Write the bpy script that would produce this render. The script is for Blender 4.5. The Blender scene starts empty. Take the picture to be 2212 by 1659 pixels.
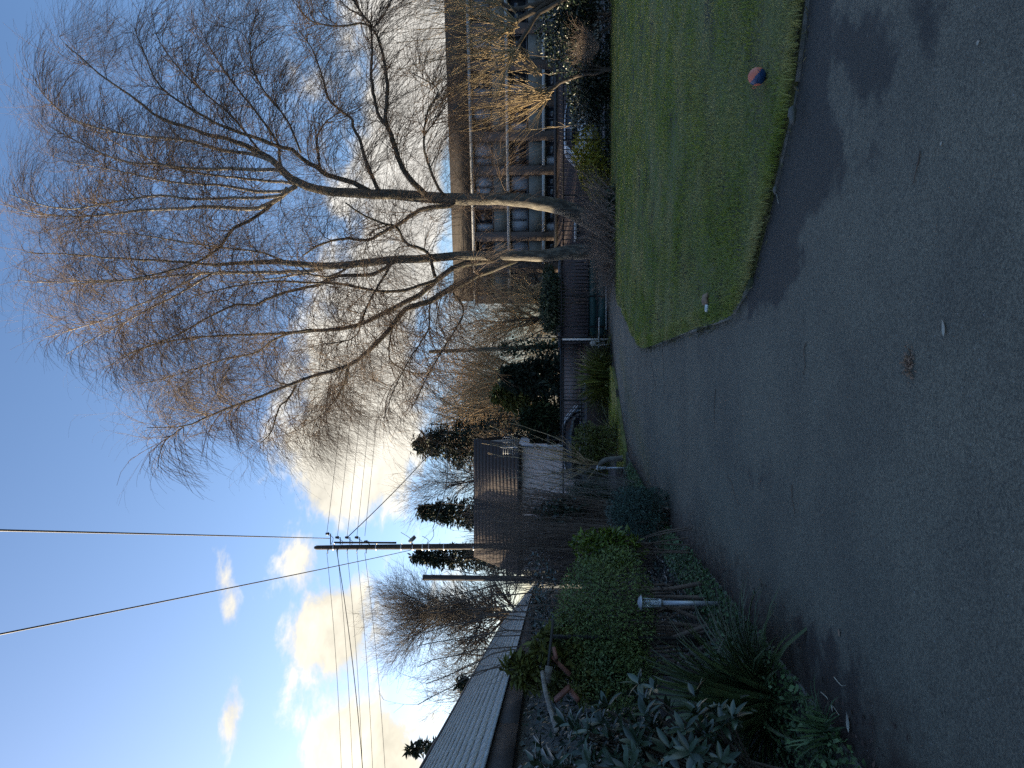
import bpy, bmesh, math, random
import numpy as np
from mathutils import Vector, Matrix
from mathutils.geometry import tessellate_polygon

rng = np.random.default_rng(7)
random.seed(7)
scene = bpy.context.scene
COL = scene.collection
R = math.radians

# ------------------------------------------------------------------ camera
# The photograph lies on its side: world up points to the picture's left.
F = 1560.0                       # focal length in pixels of a 2212 px wide frame
CX, CY = 1106.0, 829.5
HOR = 1175.0
PITCH = math.atan((HOR - CX) / F)
CAMZ = 1.6
SLOPE = -0.035                   # the drive falls away from the camera
cp, sp = math.cos(PITCH), math.sin(PITCH)
cam_d = bpy.data.cameras.new("camera")
cam = bpy.data.objects.new("camera", cam_d)
COL.objects.link(cam)
cam_d.sensor_fit = 'HORIZONTAL'
cam_d.sensor_width = 36.0
cam_d.lens = F / 2212.0 * 36.0
cam_d.clip_start = 0.05
cam_d.clip_end = 6000
_U = Vector((0, -sp, cp)); _F = Vector((0, cp, sp)); _R = Vector((1, 0, 0))
m = Matrix.Identity(4)
for i in range(3):
    m[i][0] = -_U[i]; m[i][1] = _R[i]; m[i][2] = -_F[i]
m[2][3] = CAMZ
cam.matrix_world = m
scene.camera = cam

# ------------------------------------------------------------------ sky and sun
SUN_AZ = R(-70)                  # left of the view direction
SUN_EL = R(9.5)
sun_dir = Vector((math.sin(SUN_AZ) * math.cos(SUN_EL), math.cos(SUN_AZ) * math.cos(SUN_EL), math.sin(SUN_EL)))
EXPOSURE = 1.62

world = bpy.data.worlds.new("World")
scene.world = world
world.use_nodes = True
wt = world.node_tree
wt.nodes.clear()


def N(tree, typ, **kw):
    n = tree.nodes.new(typ)
    for k, v in kw.items():
        if k == 'inp':
            for kk, vv in v.items():
                n.inputs[kk].default_value = vv
        else:
            setattr(n, k, v)
    return n


def dpix(x, y):
    """direction of a picture point (2212 px frame)"""
    r = (CY - y) / F; d = (x - CX) / F
    return Vector((r, cp + d * sp, sp - d * cp))


def math_node(tree, op, a, b=None, clamp=False):
    n = tree.nodes.new('ShaderNodeMath'); n.operation = op; n.use_clamp = clamp
    for i, v in enumerate((a, b)):
        if v is None:
            continue
        if isinstance(v, (int, float)):
            n.inputs[i].default_value = v
        else:
            tree.links.new(v, n.inputs[i])
    return n.outputs[0]


def build_sky():
    L = wt.links.new
    out = N(wt, 'ShaderNodeOutputWorld')
    bg = N(wt, 'ShaderNodeBackground'); bg.inputs['Strength'].default_value = 0.125
    sky = N(wt, 'ShaderNodeTexSky')
    sky.sky_type = 'NISHITA'; sky.sun_disc = False
    sky.sun_elevation = SUN_EL; sky.sun_rotation = SUN_AZ
    sky.altitude = 50; sky.air_density = 0.72; sky.dust_density = 2.1; sky.ozone_density = 2.6
    tc = N(wt, 'ShaderNodeTexCoord')
    nrm = N(wt, 'ShaderNodeVectorMath', operation='NORMALIZE')
    L(tc.outputs['Generated'], nrm.inputs[0])
    # fractal detail, stretched sideways
    mp = N(wt, 'ShaderNodeMapping'); mp.inputs['Scale'].default_value = (1, 1, 1.7)
    L(nrm.outputs[0], mp.inputs['Vector'])
    nz = N(wt, 'ShaderNodeTexNoise'); nz.inputs['Scale'].default_value = 12.5
    nz.inputs['Detail'].default_value = 9; nz.inputs['Roughness'].default_value = 0.62
    nz.inputs['Distortion'].default_value = 0.2
    L(mp.outputs[0], nz.inputs['Vector'])
    nz2 = N(wt, 'ShaderNodeTexNoise'); nz2.inputs['Scale'].default_value = 5.0
    nz2.inputs['Detail'].default_value = 6; nz2.inputs['Roughness'].default_value = 0.6
    L(mp.outputs[0], nz2.inputs['Vector'])
    sep = N(wt, 'ShaderNodeSeparateXYZ'); L(nrm.outputs[0], sep.inputs[0])
    # a general belt of cloud at 10 to 22 degrees, all the way round
    belt = N(wt, 'ShaderNodeMapRange', interpolation_type='SMOOTHSTEP')
    belt.inputs['From Min'].default_value = 0.42; belt.inputs['From Max'].default_value = 0.26
    belt.inputs['To Min'].default_value = 0.0; belt.inputs['To Max'].default_value = 0.30
    L(sep.outputs['Z'], belt.inputs['Value'])
    acc = math_node(wt, 'MULTIPLY', belt.outputs[0], math_node(wt, 'MULTIPLY', nz2.outputs['Fac'], 1.3))
    #       picture point, radius, height factor, strength
    blobs = [(740, 900, .165, 1.0, .50), (790, 1010, .10, 1.0, .40), (690, 1060, .06, 1.3, .36), (800, 700, .17, 1.3, .42), (860, 480, .17, 1.5, .42),
             (890, 250, .19, 1.6, .42), (900, 60, .2, 1.7, .4),
             (700, 1385, .095, 1.1, .50), (760, 1330, .08, 1.0, .34), (650, 1210, .06, 1.1, .32), (765, 1615, .10, 1.0, .42), (830, 1680, .12, 1.2, .36),
             (478, 1190, .055, 2.2, .38), (490, 1270, .06, 2.1, .38), (502, 1335, .045, 2.3, .30), (508, 1480, .06, 2.3, .37), (500, 1570, .055, 2.3, .35)]
    for (x, y, rad, hz, st) in blobs:
        c = dpix(x, y).normalized()
        sb = N(wt, 'ShaderNodeVectorMath', operation='SUBTRACT'); sb.inputs[1].default_value = c
        L(nrm.outputs[0], sb.inputs[0])
        sc = N(wt, 'ShaderNodeVectorMath', operation='MULTIPLY'); sc.inputs[1].default_value = (1, 1, hz)
        L(sb.outputs[0], sc.inputs[0])
        ln = N(wt, 'ShaderNodeVectorMath', operation='LENGTH'); L(sc.outputs[0], ln.inputs[0])
        mr = N(wt, 'ShaderNodeMapRange', interpolation_type='SMOOTHSTEP')
        mr.inputs['From Min'].default_value = rad; mr.inputs['From Max'].default_value = 0.0
        mr.inputs['To Min'].default_value = 0.0; mr.inputs['To Max'].default_value = st * 0.72
        L(ln.outputs['Value'], mr.inputs['Value'])
        acc = math_node(wt, 'ADD', acc, mr.outputs[0])
    dens = math_node(wt, 'ADD', acc, nz.outputs['Fac'])
    cov = N(wt, 'ShaderNodeMapRange', interpolation_type='SMOOTHSTEP')
    cov.inputs['From Min'].default_value = 0.69; cov.inputs['From Max'].default_value = 0.95
    L(dens, cov.inputs['Value'])
    # cloud colour: bright and warm towards the sun, a little grey inside
    dt = N(wt, 'ShaderNodeVectorMath', operation='DOT_PRODUCT'); dt.inputs[1].default_value = sun_dir
    L(nrm.outputs[0], dt.inputs[0])
    warm = N(wt, 'ShaderNodeMapRange'); warm.inputs['From Min'].default_value = 0.15; warm.inputs['From Max'].default_value = 0.8
    L(dt.outputs['Value'], warm.inputs['Value'])
    cc = N(wt, 'ShaderNodeMixRGB'); cc.inputs['Color1'].default_value = (2.9, 2.8, 2.6, 1); cc.inputs['Color2'].default_value = (3.3, 3.05, 2.45, 1)
    L(warm.outputs[0], cc.inputs['Fac'])
    sh = N(wt, 'ShaderNodeMapRange'); sh.inputs['From Min'].default_value = 0.36; sh.inputs['From Max'].default_value = 0.62
    sh.inputs['To Min'].default_value = 0.62; sh.inputs['To Max'].default_value = 1.12
    L(math_node(wt, 'ADD', math_node(wt, 'MULTIPLY', nz.outputs['Fac'], 0.5), math_node(wt, 'MULTIPLY', nz2.outputs['Fac'], 0.5)), sh.inputs['Value'])
    cs = N(wt, 'ShaderNodeVectorMath', operation='SCALE'); L(cc.outputs[0], cs.inputs[0]); L(sh.outputs[0], cs.inputs['Scale'])
    mix = N(wt, 'ShaderNodeMixRGB')
    L(cov.outputs[0], mix.inputs['Fac']); L(sky.outputs[0], mix.inputs['Color1']); L(cs.outputs[0], mix.inputs['Color2'])
    L(mix.outputs[0], bg.inputs['Color']); L(bg.outputs[0], out.inputs['Surface'])


build_sky()
sun_d = bpy.data.lights.new("sun", 'SUN')
sun_d.energy = 5.0; sun_d.angle = R(0.6); sun_d.color = (1.0, 0.82, 0.55)
sun = bpy.data.objects.new("sun", sun_d); COL.objects.link(sun)
sun.rotation_euler = (-sun_dir).to_track_quat('-Z', 'Y').to_euler()
vs = scene.view_settings
vs.view_transform = 'Standard'; vs.look = 'None'; vs.gamma = 1.0; vs.use_curve_mapping = False
vs.exposure = EXPOSURE
scene.cycles.max_bounces = 6
scene.cycles.transparent_max_bounces = 6
scene.cycles.use_denoising = False


# ------------------------------------------------------------------ coordinates
def gz(y):
    return SLOPE * y if y < 31.4 else -1.10


def P(x, y, D):
    """the world point that the picture point (x, y) shows at distance D"""
    v = dpix(x, y)
    t = D / v.y
    return np.array((v.x * t, D, CAMZ + v.z * t))


def G(x, y, lift=0.0):
    """the point of the sloping ground under the picture point"""
    v = dpix(x, y)
    t = (CAMZ - lift) / (-v.z + SLOPE * v.y)
    return np.array((v.x * t, v.y * t, CAMZ + v.z * t))


# ------------------------------------------------------------------ materials
def mat(name, col, rough=0.8, col2=None, scale=8.0, detail=4, bump=0.0, bscale=None, attr=0.0, metal=0.0, spec=0.5,
        lo=0.35, hi=0.65, stretch=None, trans=0.0, third=None, tscale=1.0, tlo=0.5, thi=0.68):
    mt = bpy.data.materials.new(name); mt.use_nodes = True
    t = mt.node_tree; b = t.nodes['Principled BSDF']; L = t.links.new
    b.inputs['Roughness'].default_value = rough
    b.inputs['Metallic'].default_value = metal
    b.inputs['Specular IOR Level'].default_value = spec
    tc = N(t, 'ShaderNodeTexCoord')
    vec = tc.outputs['Object']
    if stretch:
        mp = N(t, 'ShaderNodeMapping'); mp.inputs['Scale'].default_value = stretch
        L(vec, mp.inputs['Vector']); vec = mp.outputs[0]
    c = None
    if col2 is None:
        col2 = tuple(v * 0.72 for v in col)
    nz = N(t, 'ShaderNodeTexNoise'); nz.inputs['Scale'].default_value = scale; nz.inputs['Detail'].default_value = detail
    nz.inputs['Roughness'].default_value = 0.6
    L(vec, nz.inputs['Vector'])
    mr = N(t, 'ShaderNodeMapRange'); mr.inputs['From Min'].default_value = lo; mr.inputs['From Max'].default_value = hi
    L(nz.outputs['Fac'], mr.inputs['Value'])
    mx = N(t, 'ShaderNodeMixRGB'); mx.inputs['Color1'].default_value = (*col, 1); mx.inputs['Color2'].default_value = (*col2, 1)
    L(mr.outputs[0], mx.inputs['Fac'])
    c = mx.outputs[0]
    if third is not None:
        n3 = N(t, 'ShaderNodeTexNoise'); n3.inputs['Scale'].default_value = tscale; n3.inputs['Detail'].default_value = 5
        L(vec, n3.inputs['Vector'])
        m3 = N(t, 'ShaderNodeMapRange'); m3.inputs['From Min'].default_value = tlo; m3.inputs['From Max'].default_value = thi
        L(n3.outputs['Fac'], m3.inputs['Value'])
        mx3 = N(t, 'ShaderNodeMixRGB'); mx3.inputs['Color2'].default_value = (*third, 1)
        L(m3.outputs[0], mx3.inputs['Fac']); L(c, mx3.inputs['Color1']); c = mx3.outputs[0]
    if attr:
        at = N(t, 'ShaderNodeAttribute'); at.attribute_name = 'rnd'
        ma = N(t, 'ShaderNodeMapRange'); ma.inputs['To Min'].default_value = 1 - attr; ma.inputs['To Max'].default_value = 1 + attr
        L(at.outputs['Fac'], ma.inputs['Value'])
        sc = N(t, 'ShaderNodeVectorMath', operation='SCALE'); L(c, sc.inputs[0]); L(ma.outputs[0], sc.inputs['Scale'])
        c = sc.outputs[0]
    L(c, b.inputs['Base Color'])
    if bump:
        nb = N(t, 'ShaderNodeTexNoise'); nb.inputs['Scale'].default_value = bscale or scale * 3; nb.inputs['Detail'].default_value = 5
        L(vec, nb.inputs['Vector'])
        bp = N(t, 'ShaderNodeBump'); bp.inputs['Strength'].default_value = bump; bp.inputs['Distance'].default_value = 0.02
        L(nb.outputs['Fac'], bp.inputs['Height']); L(bp.outputs[0], b.inputs['Normal'])
    if trans:
        tr = N(t, 'ShaderNodeBsdfTranslucent'); ms = N(t, 'ShaderNodeMixShader'); ms.inputs[0].default_value = trans
        L(c, tr.inputs['Color'])
        o = t.nodes['Material Output']
        L(b.outputs[0], ms.inputs[1]); L(tr.outputs[0], ms.inputs[2]); L(ms.outputs[0], o.inputs['Surface'])
    return mt


# ------------------------------------------------------------------ object helpers
ORG = {}


def tagset(o, label=None, cat=None, group=None, kind=None):
    if label: o['label'] = label
    if cat: o['category'] = cat
    if group: o['group'] = group
    if kind: o['kind'] = kind
    return o


def thing(name, loc, label, cat, group=None):
    o = bpy.data.objects.new(name, None); COL.objects.link(o)
    o.empty_display_size = 0.1
    loc = np.array(loc, float)
    o.location = loc
    ORG[o.name] = loc
    return tagset(o, label, cat, group)


def mesh_from(name, V, faces, mats, rnd=None, smooth=False, fm=None):
    """faces: list of int arrays (n, k); rnd: per vertex"""
    me = bpy.data.meshes.new(name)
    V = np.asarray(V, np.float32)
    faces = [np.asarray(f, np.int32) for f in faces if len(f)]
    nl = sum(f.size for f in faces); nf = sum(len(f) for f in faces)
    me.vertices.add(len(V)); me.vertices.foreach_set('co', V.ravel())
    me.loops.add(nl); me.loops.foreach_set('vertex_index', np.concatenate([f.ravel() for f in faces]))
    me.polygons.add(nf)
    tot = np.concatenate([np.full(len(f), f.shape[1], np.int32) for f in faces])
    st = np.concatenate(([0], np.cumsum(tot)[:-1])).astype(np.int32)
    me.polygons.foreach_set('loop_start', st)
    try:
        me.polygons.foreach_set('loop_total', tot)
    except Exception:
        pass
    if smooth:
        me.polygons.foreach_set('use_smooth', np.ones(nf, bool))
    if not isinstance(mats, (list, tuple)):
        mats = [mats]
    for mm in mats:
        me.materials.append(mm)
    if fm is not None:
        me.polygons.foreach_set('material_index', np.asarray(fm, np.int32))
    me.update(calc_edges=True)
    if rnd is not None:
        a = me.attributes.new('rnd', 'FLOAT', 'POINT'); a.data.foreach_set('value', np.asarray(rnd, np.float32))
    return me


def link(name, me, parent=None, loc=None, kind=None, label=None):
    o = bpy.data.objects.new(name, me); COL.objects.link(o)
    if parent is not None:
        o.parent = parent
    if loc is not None:
        o.location = loc
    if kind: o['kind'] = kind
    if label: o['label'] = label
    return o


def part(name, V, faces, mats, parent, rnd=None, smooth=False, kind=None, label=None, fm=None):
    """a child mesh given in world coordinates"""
    org = ORG[parent.name]
    me = mesh_from(name, np.asarray(V, float) - org, faces, mats, rnd, smooth, fm)
    o = link(name, me, parent, kind=kind, label=label)
    ORG[o.name] = org
    return o


def solo(name, V, faces, mats, label=None, cat=None, group=None, kind=None, rnd=None, smooth=False, org=None):
    V = np.asarray(V, float)
    if org is None:
        org = np.array((V[:, 0].mean(), V[:, 1].mean(), V[:, 2].min()))
    me = mesh_from(name, V - org, faces, mats, rnd, smooth)
    o = link(name, me, loc=org)
    ORG[o.name] = np.array(org, float)
    return tagset(o, label, cat, group, kind)


class Buf:
    """collects pieces for one mesh"""
    def __init__(s):
        s.V = []; s.F3 = []; s.F4 = []; s.n = 0; s.R = []; s.FX = []

    def add(s, V, faces, rnd=None):
        V = np.asarray(V, float)
        for f in faces:
            f = np.asarray(f, np.int64)
            if not len(f): continue
            (s.F3 if f.shape[1] == 3 else s.F4 if f.shape[1] == 4 else s.FX).append(f + s.n)
        s.V.append(V); s.n += len(V)
        s.R.append(np.full(len(V), 0.5) if rnd is None else np.broadcast_to(rnd, (len(V),)))
        return s

    def box(s, c, size, ax=None):
        v, f = box(c, size, ax); return s.add(v, [f])

    def bar(s, a, b, w, h=None, up=(0, 0, 1)):
        v, f = bar(a, b, w, h, up); return s.add(v, [f])

    def tube(s, pts, rad, n=8, cap=True):
        v, f = tube1(pts, rad, n, cap); return s.add(v, f)

    def get(s):
        fs = []
        if s.F3: fs.append(np.concatenate(s.F3))
        if s.F4: fs.append(np.concatenate(s.F4))
        fs += s.FX
        return np.concatenate(s.V), fs, np.concatenate(s.R)

    def part(s, name, mats, parent, smooth=False, kind=None, label=None):
        V, f, r = s.get()
        return part(name, V, f, mats, parent, r, smooth, kind, label)

    def solo(s, name, mats, label=None, cat=None, group=None, kind=None, smooth=False, org=None):
        V, f, r = s.get()
        return solo(name, V, f, mats, label, cat, group, kind, r, smooth, org)


BOXF = np.array([(0, 3, 2, 1), (4, 5, 6, 7), (0, 1, 5, 4), (1, 2, 6, 5), (2, 3, 7, 6), (3, 0, 4, 7)])


def box(c, size, ax=None):
    """ax: 3 unit axes; default world axes"""
    c = np.array(c, float); hx, hy, hz = np.array(size, float) / 2
    ax = np.eye(3) if ax is None else np.array(ax, float)
    q = np.array([(-1, -1, -1), (1, -1, -1), (1, 1, -1), (-1, 1, -1), (-1, -1, 1), (1, -1, 1), (1, 1, 1), (-1, 1, 1)], float) * (hx, hy, hz)
    return c + q @ ax, BOXF


def unit(v):
    v = np.asarray(v, float); return v / (np.linalg.norm(v) + 1e-12)


def bar(a, b, w, h=None, up=(0, 0, 1)):
    a = np.array(a, float); b = np.array(b, float); h = w if h is None else h
    d = b - a; L = np.linalg.norm(d); z = d / L
    up = np.array(up, float)
    if abs(z @ up) > 0.95: up = np.array((0, 1.0, 0))
    x = unit(np.cross(up, z)); y = np.cross(z, x)
    return box((a + b) / 2, (w, h, L), (x, y, z))


def tubes(Pp, Rr, s=3):
    """many tubes at once: Pp (N, K, 3), Rr (N, K)"""
    Pp = np.asarray(Pp, float); Nn, K, _ = Pp.shape
    T = np.empty_like(Pp)
    T[:, 1:-1] = Pp[:, 2:] - Pp[:, :-2]; T[:, 0] = Pp[:, 1] - Pp[:, 0]; T[:, -1] = Pp[:, -1] - Pp[:, -2]
    T /= np.linalg.norm(T, axis=2, keepdims=True) + 1e-9
    ref = np.tile(np.array((0.31, 0.82, 0.48)), (Nn, 1))
    mean = unit_rows(Pp[:, -1] - Pp[:, 0])
    par = np.abs((mean * ref).sum(1)) > 0.9
    ref[par] = (0.9, -0.3, 0.2)
    A = np.cross(T, ref[:, None, :]); A /= np.linalg.norm(A, axis=2, keepdims=True) + 1e-9
    B = np.cross(T, A)
    an = np.arange(s) * 2 * np.pi / s
    V = Pp[:, :, None, :] + Rr[:, :, None, None] * (A[:, :, None, :] * np.cos(an)[None, None, :, None] + B[:, :, None, :] * np.sin(an)[None, None, :, None])
    idx = np.arange(Nn * K * s).reshape(Nn, K, s)
    a = idx[:, :-1]; b = np.roll(idx, -1, axis=2)[:, :-1]; c = np.roll(idx, -1, axis=2)[:, 1:]; d = idx[:, 1:]
    Fq = np.stack((a, b, c, d), axis=-1).reshape(-1, 4)
    return V.reshape(-1, 3), Fq


def unit_rows(v):
    return v / (np.linalg.norm(v, axis=-1, keepdims=True) + 1e-9)


def tube1(pts, rad, n=8, cap=True):
    pts = np.asarray(pts, float); rad = np.broadcast_to(np.asarray(rad, float), (len(pts),))
    V, Fq = tubes(pts[None], rad[None], n)
    fs = [Fq]
    if cap:
        V = np.vstack((V, pts[:1], pts[-1:]))
        k = len(pts) * n; i = np.arange(n); j = (i + 1) % n
        fs.append(np.stack((j, i, np.full(n, k)), 1))
        o = (len(pts) - 1) * n
        fs.append(np.stack((o + i, o + j, np.full(n, k + 1)), 1))
    return V, fs


def resample(pts, K, smooth=True):
    """Catmull-Rom through the points, K samples"""
    p = np.asarray(pts, float)
    if len(p) == 2:
        t = np.linspace(0, 1, K)[:, None]
        return p[0] * (1 - t) + p[1] * t
    q = np.vstack((2 * p[0] - p[1], p, 2 * p[-1] - p[-2]))
    out = []
    for i in range(1, len(q) - 2):
        t = np.linspace(0, 1, 10, endpoint=False)[:, None]
        a, b, c, d = q[i - 1], q[i], q[i + 1], q[i + 2]
        out.append(0.5 * (2 * b + (c - a) * t + (2 * a - 5 * b + 4 * c - d) * t ** 2 + (3 * b - a - 3 * c + d) * t ** 3))
    out.append(p[-1:])
    s = np.vstack(out)
    L = np.concatenate(([0], np.cumsum(np.linalg.norm(np.diff(s, axis=0), axis=1))))
    u = np.linspace(0, L[-1], K)
    return np.stack([np.interp(u, L, s[:, k]) for k in range(s.shape[1])], 1)


def grow(Pp, Rr, n, t0, t1, ang, length, K=6, up=0.0, bend=(0, 0, 0), wob=0.12, rf=0.55, rmin=0.003, lvar=0.35, taper=0.25, bias=None, tshrink=0.5):
    """n children springing from the parent tubes"""
    Pp = np.asarray(Pp, float); Nn, Kp, _ = Pp.shape
    seg = np.linalg.norm(np.diff(Pp, axis=1), axis=2).sum(1)
    pr = seg / seg.sum()
    pi = rng.choice(Nn, n, p=pr)
    t = rng.uniform(t0, t1, n)
    f = t * (Kp - 1); i0 = np.minimum(f.astype(int), Kp - 2); fr = (f - i0)[:, None]
    a = Pp[pi, i0]; b = Pp[pi, i0 + 1]
    pos = a * (1 - fr) + b * fr
    tan = unit_rows(b - a)
    rad = Rr[pi, i0] * (1 - fr[:, 0]) + Rr[pi, i0 + 1] * fr[:, 0]
    rv = rng.normal(size=(n, 3))
    if bias is not None: rv += np.asarray(bias)
    side = unit_rows(rv - (rv * tan).sum(1, keepdims=True) * tan)
    an = R(1) * ang * rng.uniform(0.7, 1.3, n)[:, None]
    d = tan * np.cos(an) + side * np.sin(an)
    ln = length * rng.uniform(1 - lvar, 1 + lvar, n) * (1 - tshrink * t)
    st = (ln / (K - 1))[:, None]
    out = np.empty((n, K, 3)); out[:, 0] = pos
    bd = np.asarray(bend, float)
    for k in range(1, K):
        d = d + rng.normal(size=(n, 3)) * wob
        d = d + bd / (K - 1)
        d[:, 2] += up / (K - 1)
        d = unit_rows(d)
        out[:, k] = out[:, k - 1] + d * st
    r0 = np.maximum(rad * rf, rmin)
    Ro = r0[:, None] * np.linspace(1, taper, K)[None, :]
    return out, np.maximum(Ro, rmin * 0.6)


def leaves(pos, nrm, size, aspect=2.2, var=0.35, fold=0.15, along=None):
    """kite shaped leaves, two triangles each, folded along the rib; returns V, F, rnd"""
    n = len(pos)
    nrm = unit_rows(nrm)
    rv = rng.normal(size=(n, 3)) if along is None else along + rng.normal(size=(n, 3)) * 0.35
    d = unit_rows(rv - (rv * nrm).sum(1, keepdims=True) * nrm)
    s = np.cross(nrm, d)
    L = size * rng.uniform(1 - var, 1 + var, n)[:, None]
    W = L / aspect
    a = pos; tip = pos + d * L
    mid = pos + d * L * 0.45
    l = mid + s * W * 0.5 + nrm * L * fold; r = mid - s * W * 0.5 + nrm * L * fold
    V = np.stack((a, r, tip, l), 1).reshape(-1, 3)
    i = np.arange(n) * 4
    Fc = np.concatenate((np.stack((i, i + 1, i + 2), 1), np.stack((i, i + 2, i + 3), 1)))
    return V, Fc, np.repeat(rng.random(n), 4)


def lumps(n, center, radii, power=0.42, lump=0.22, nl=9, zmin=None):
    """points in an uneven rounded volume, mostly near its surface; returns points and outward normals"""
    d = unit_rows(rng.normal(size=(n, 3)))
    ld = unit_rows(rng.normal(size=(nl, 3)))
    w = (np.maximum(0, d @ ld.T - 0.55) / 0.45).max(1)
    r = (1 - lump + 2 * lump * w) * rng.random(n) ** power
    p = d * r[:, None] * np.asarray(radii) + np.asarray(center)
    if zmin is not None:
        p[:, 2] = np.maximum(p[:, 2], zmin + rng.random(n) * 0.05)
    return p, d


def sheet(name, poly, z0, matl, skirt=0.12, kind='structure', label=None):
    """a flat polygon that follows the slope of the ground, raised by z0, with a skirt down"""
    poly = np.asarray(poly, float)[:, :2]
    n = len(poly)
    top = np.column_stack((poly, [gz(y) + z0 for y in poly[:, 1]]))
    tri = np.array(tessellate_polygon([[Vector((*p, 0)) for p in poly]]))
    # make sure triangles look up
    a, b, c = poly[tri[:, 0]], poly[tri[:, 1]], poly[tri[:, 2]]
    cr = (b[:, 0] - a[:, 0]) * (c[:, 1] - a[:, 1]) - (b[:, 1] - a[:, 1]) * (c[:, 0] - a[:, 0])
    tri[cr < 0] = tri[cr < 0][:, ::-1]
    V = np.vstack((top, top - (0, 0, skirt)))
    i = np.arange(n); j = (i + 1) % n
    me = mesh_from(name, V, [tri, np.stack((i, j, j + n, i + n), 1)], matl)
    o = link(name, me, kind=kind, label=label)
    ORG[o.name] = np.zeros(3)
    return o


def inpoly(pts, poly):
    x, y = pts[:, 0], pts[:, 1]; poly = np.asarray(poly)
    c = np.zeros(len(pts), bool)
    j = len(poly) - 1
    for i in range(len(poly)):
        xi, yi = poly[i][:2]; xj, yj = poly[j][:2]
        hit = ((yi > y) != (yj > y)) & (x < (xj - xi) * (y - yi) / (yj - yi + 1e-12) + xi)
        c ^= hit
        j = i
    return c


def polydist(pts, line):
    """distance of points to a polyline"""
    line = np.asarray(line, float)[:, :2]; best = np.full(len(pts), 1e9)
    for a, b in zip(line[:-1], line[1:]):
        d = b - a
        t = np.clip(((pts - a) @ d) / (d @ d + 1e-12), 0, 1)
        best = np.minimum(best, np.linalg.norm(pts - (a + t[:, None] * d), axis=1))
    return best
# ------------------------------------------------------------------ ground, drive, lawn, beds
M = {}
M['soil'] = mat('soil', (0.035, 0.026, 0.02), 0.95, (0.012, 0.010, 0.008), 14, bump=0.8, bscale=40)
M['far_ground'] = mat('far_ground', (0.05, 0.06, 0.03), 0.95, (0.03, 0.035, 0.02), 0.8, bump=0.3)
M['lawn_soil'] = mat('lawn_soil', (0.12, 0.14, 0.03), 0.95, (0.17, 0.155, 0.06), 3.0, bump=0.9, bscale=60, third=(0.025, 0.022, 0.012), tscale=1.5)
M['concrete'] = mat('concrete', (0.13, 0.125, 0.11), 0.9, (0.06, 0.06, 0.05), 12, bump=0.5, bscale=70, third=(0.05, 0.06, 0.025), tscale=5)
M['street'] = mat('street', (0.05, 0.05, 0.052), 0.9, (0.035, 0.035, 0.037), 20)


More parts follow.
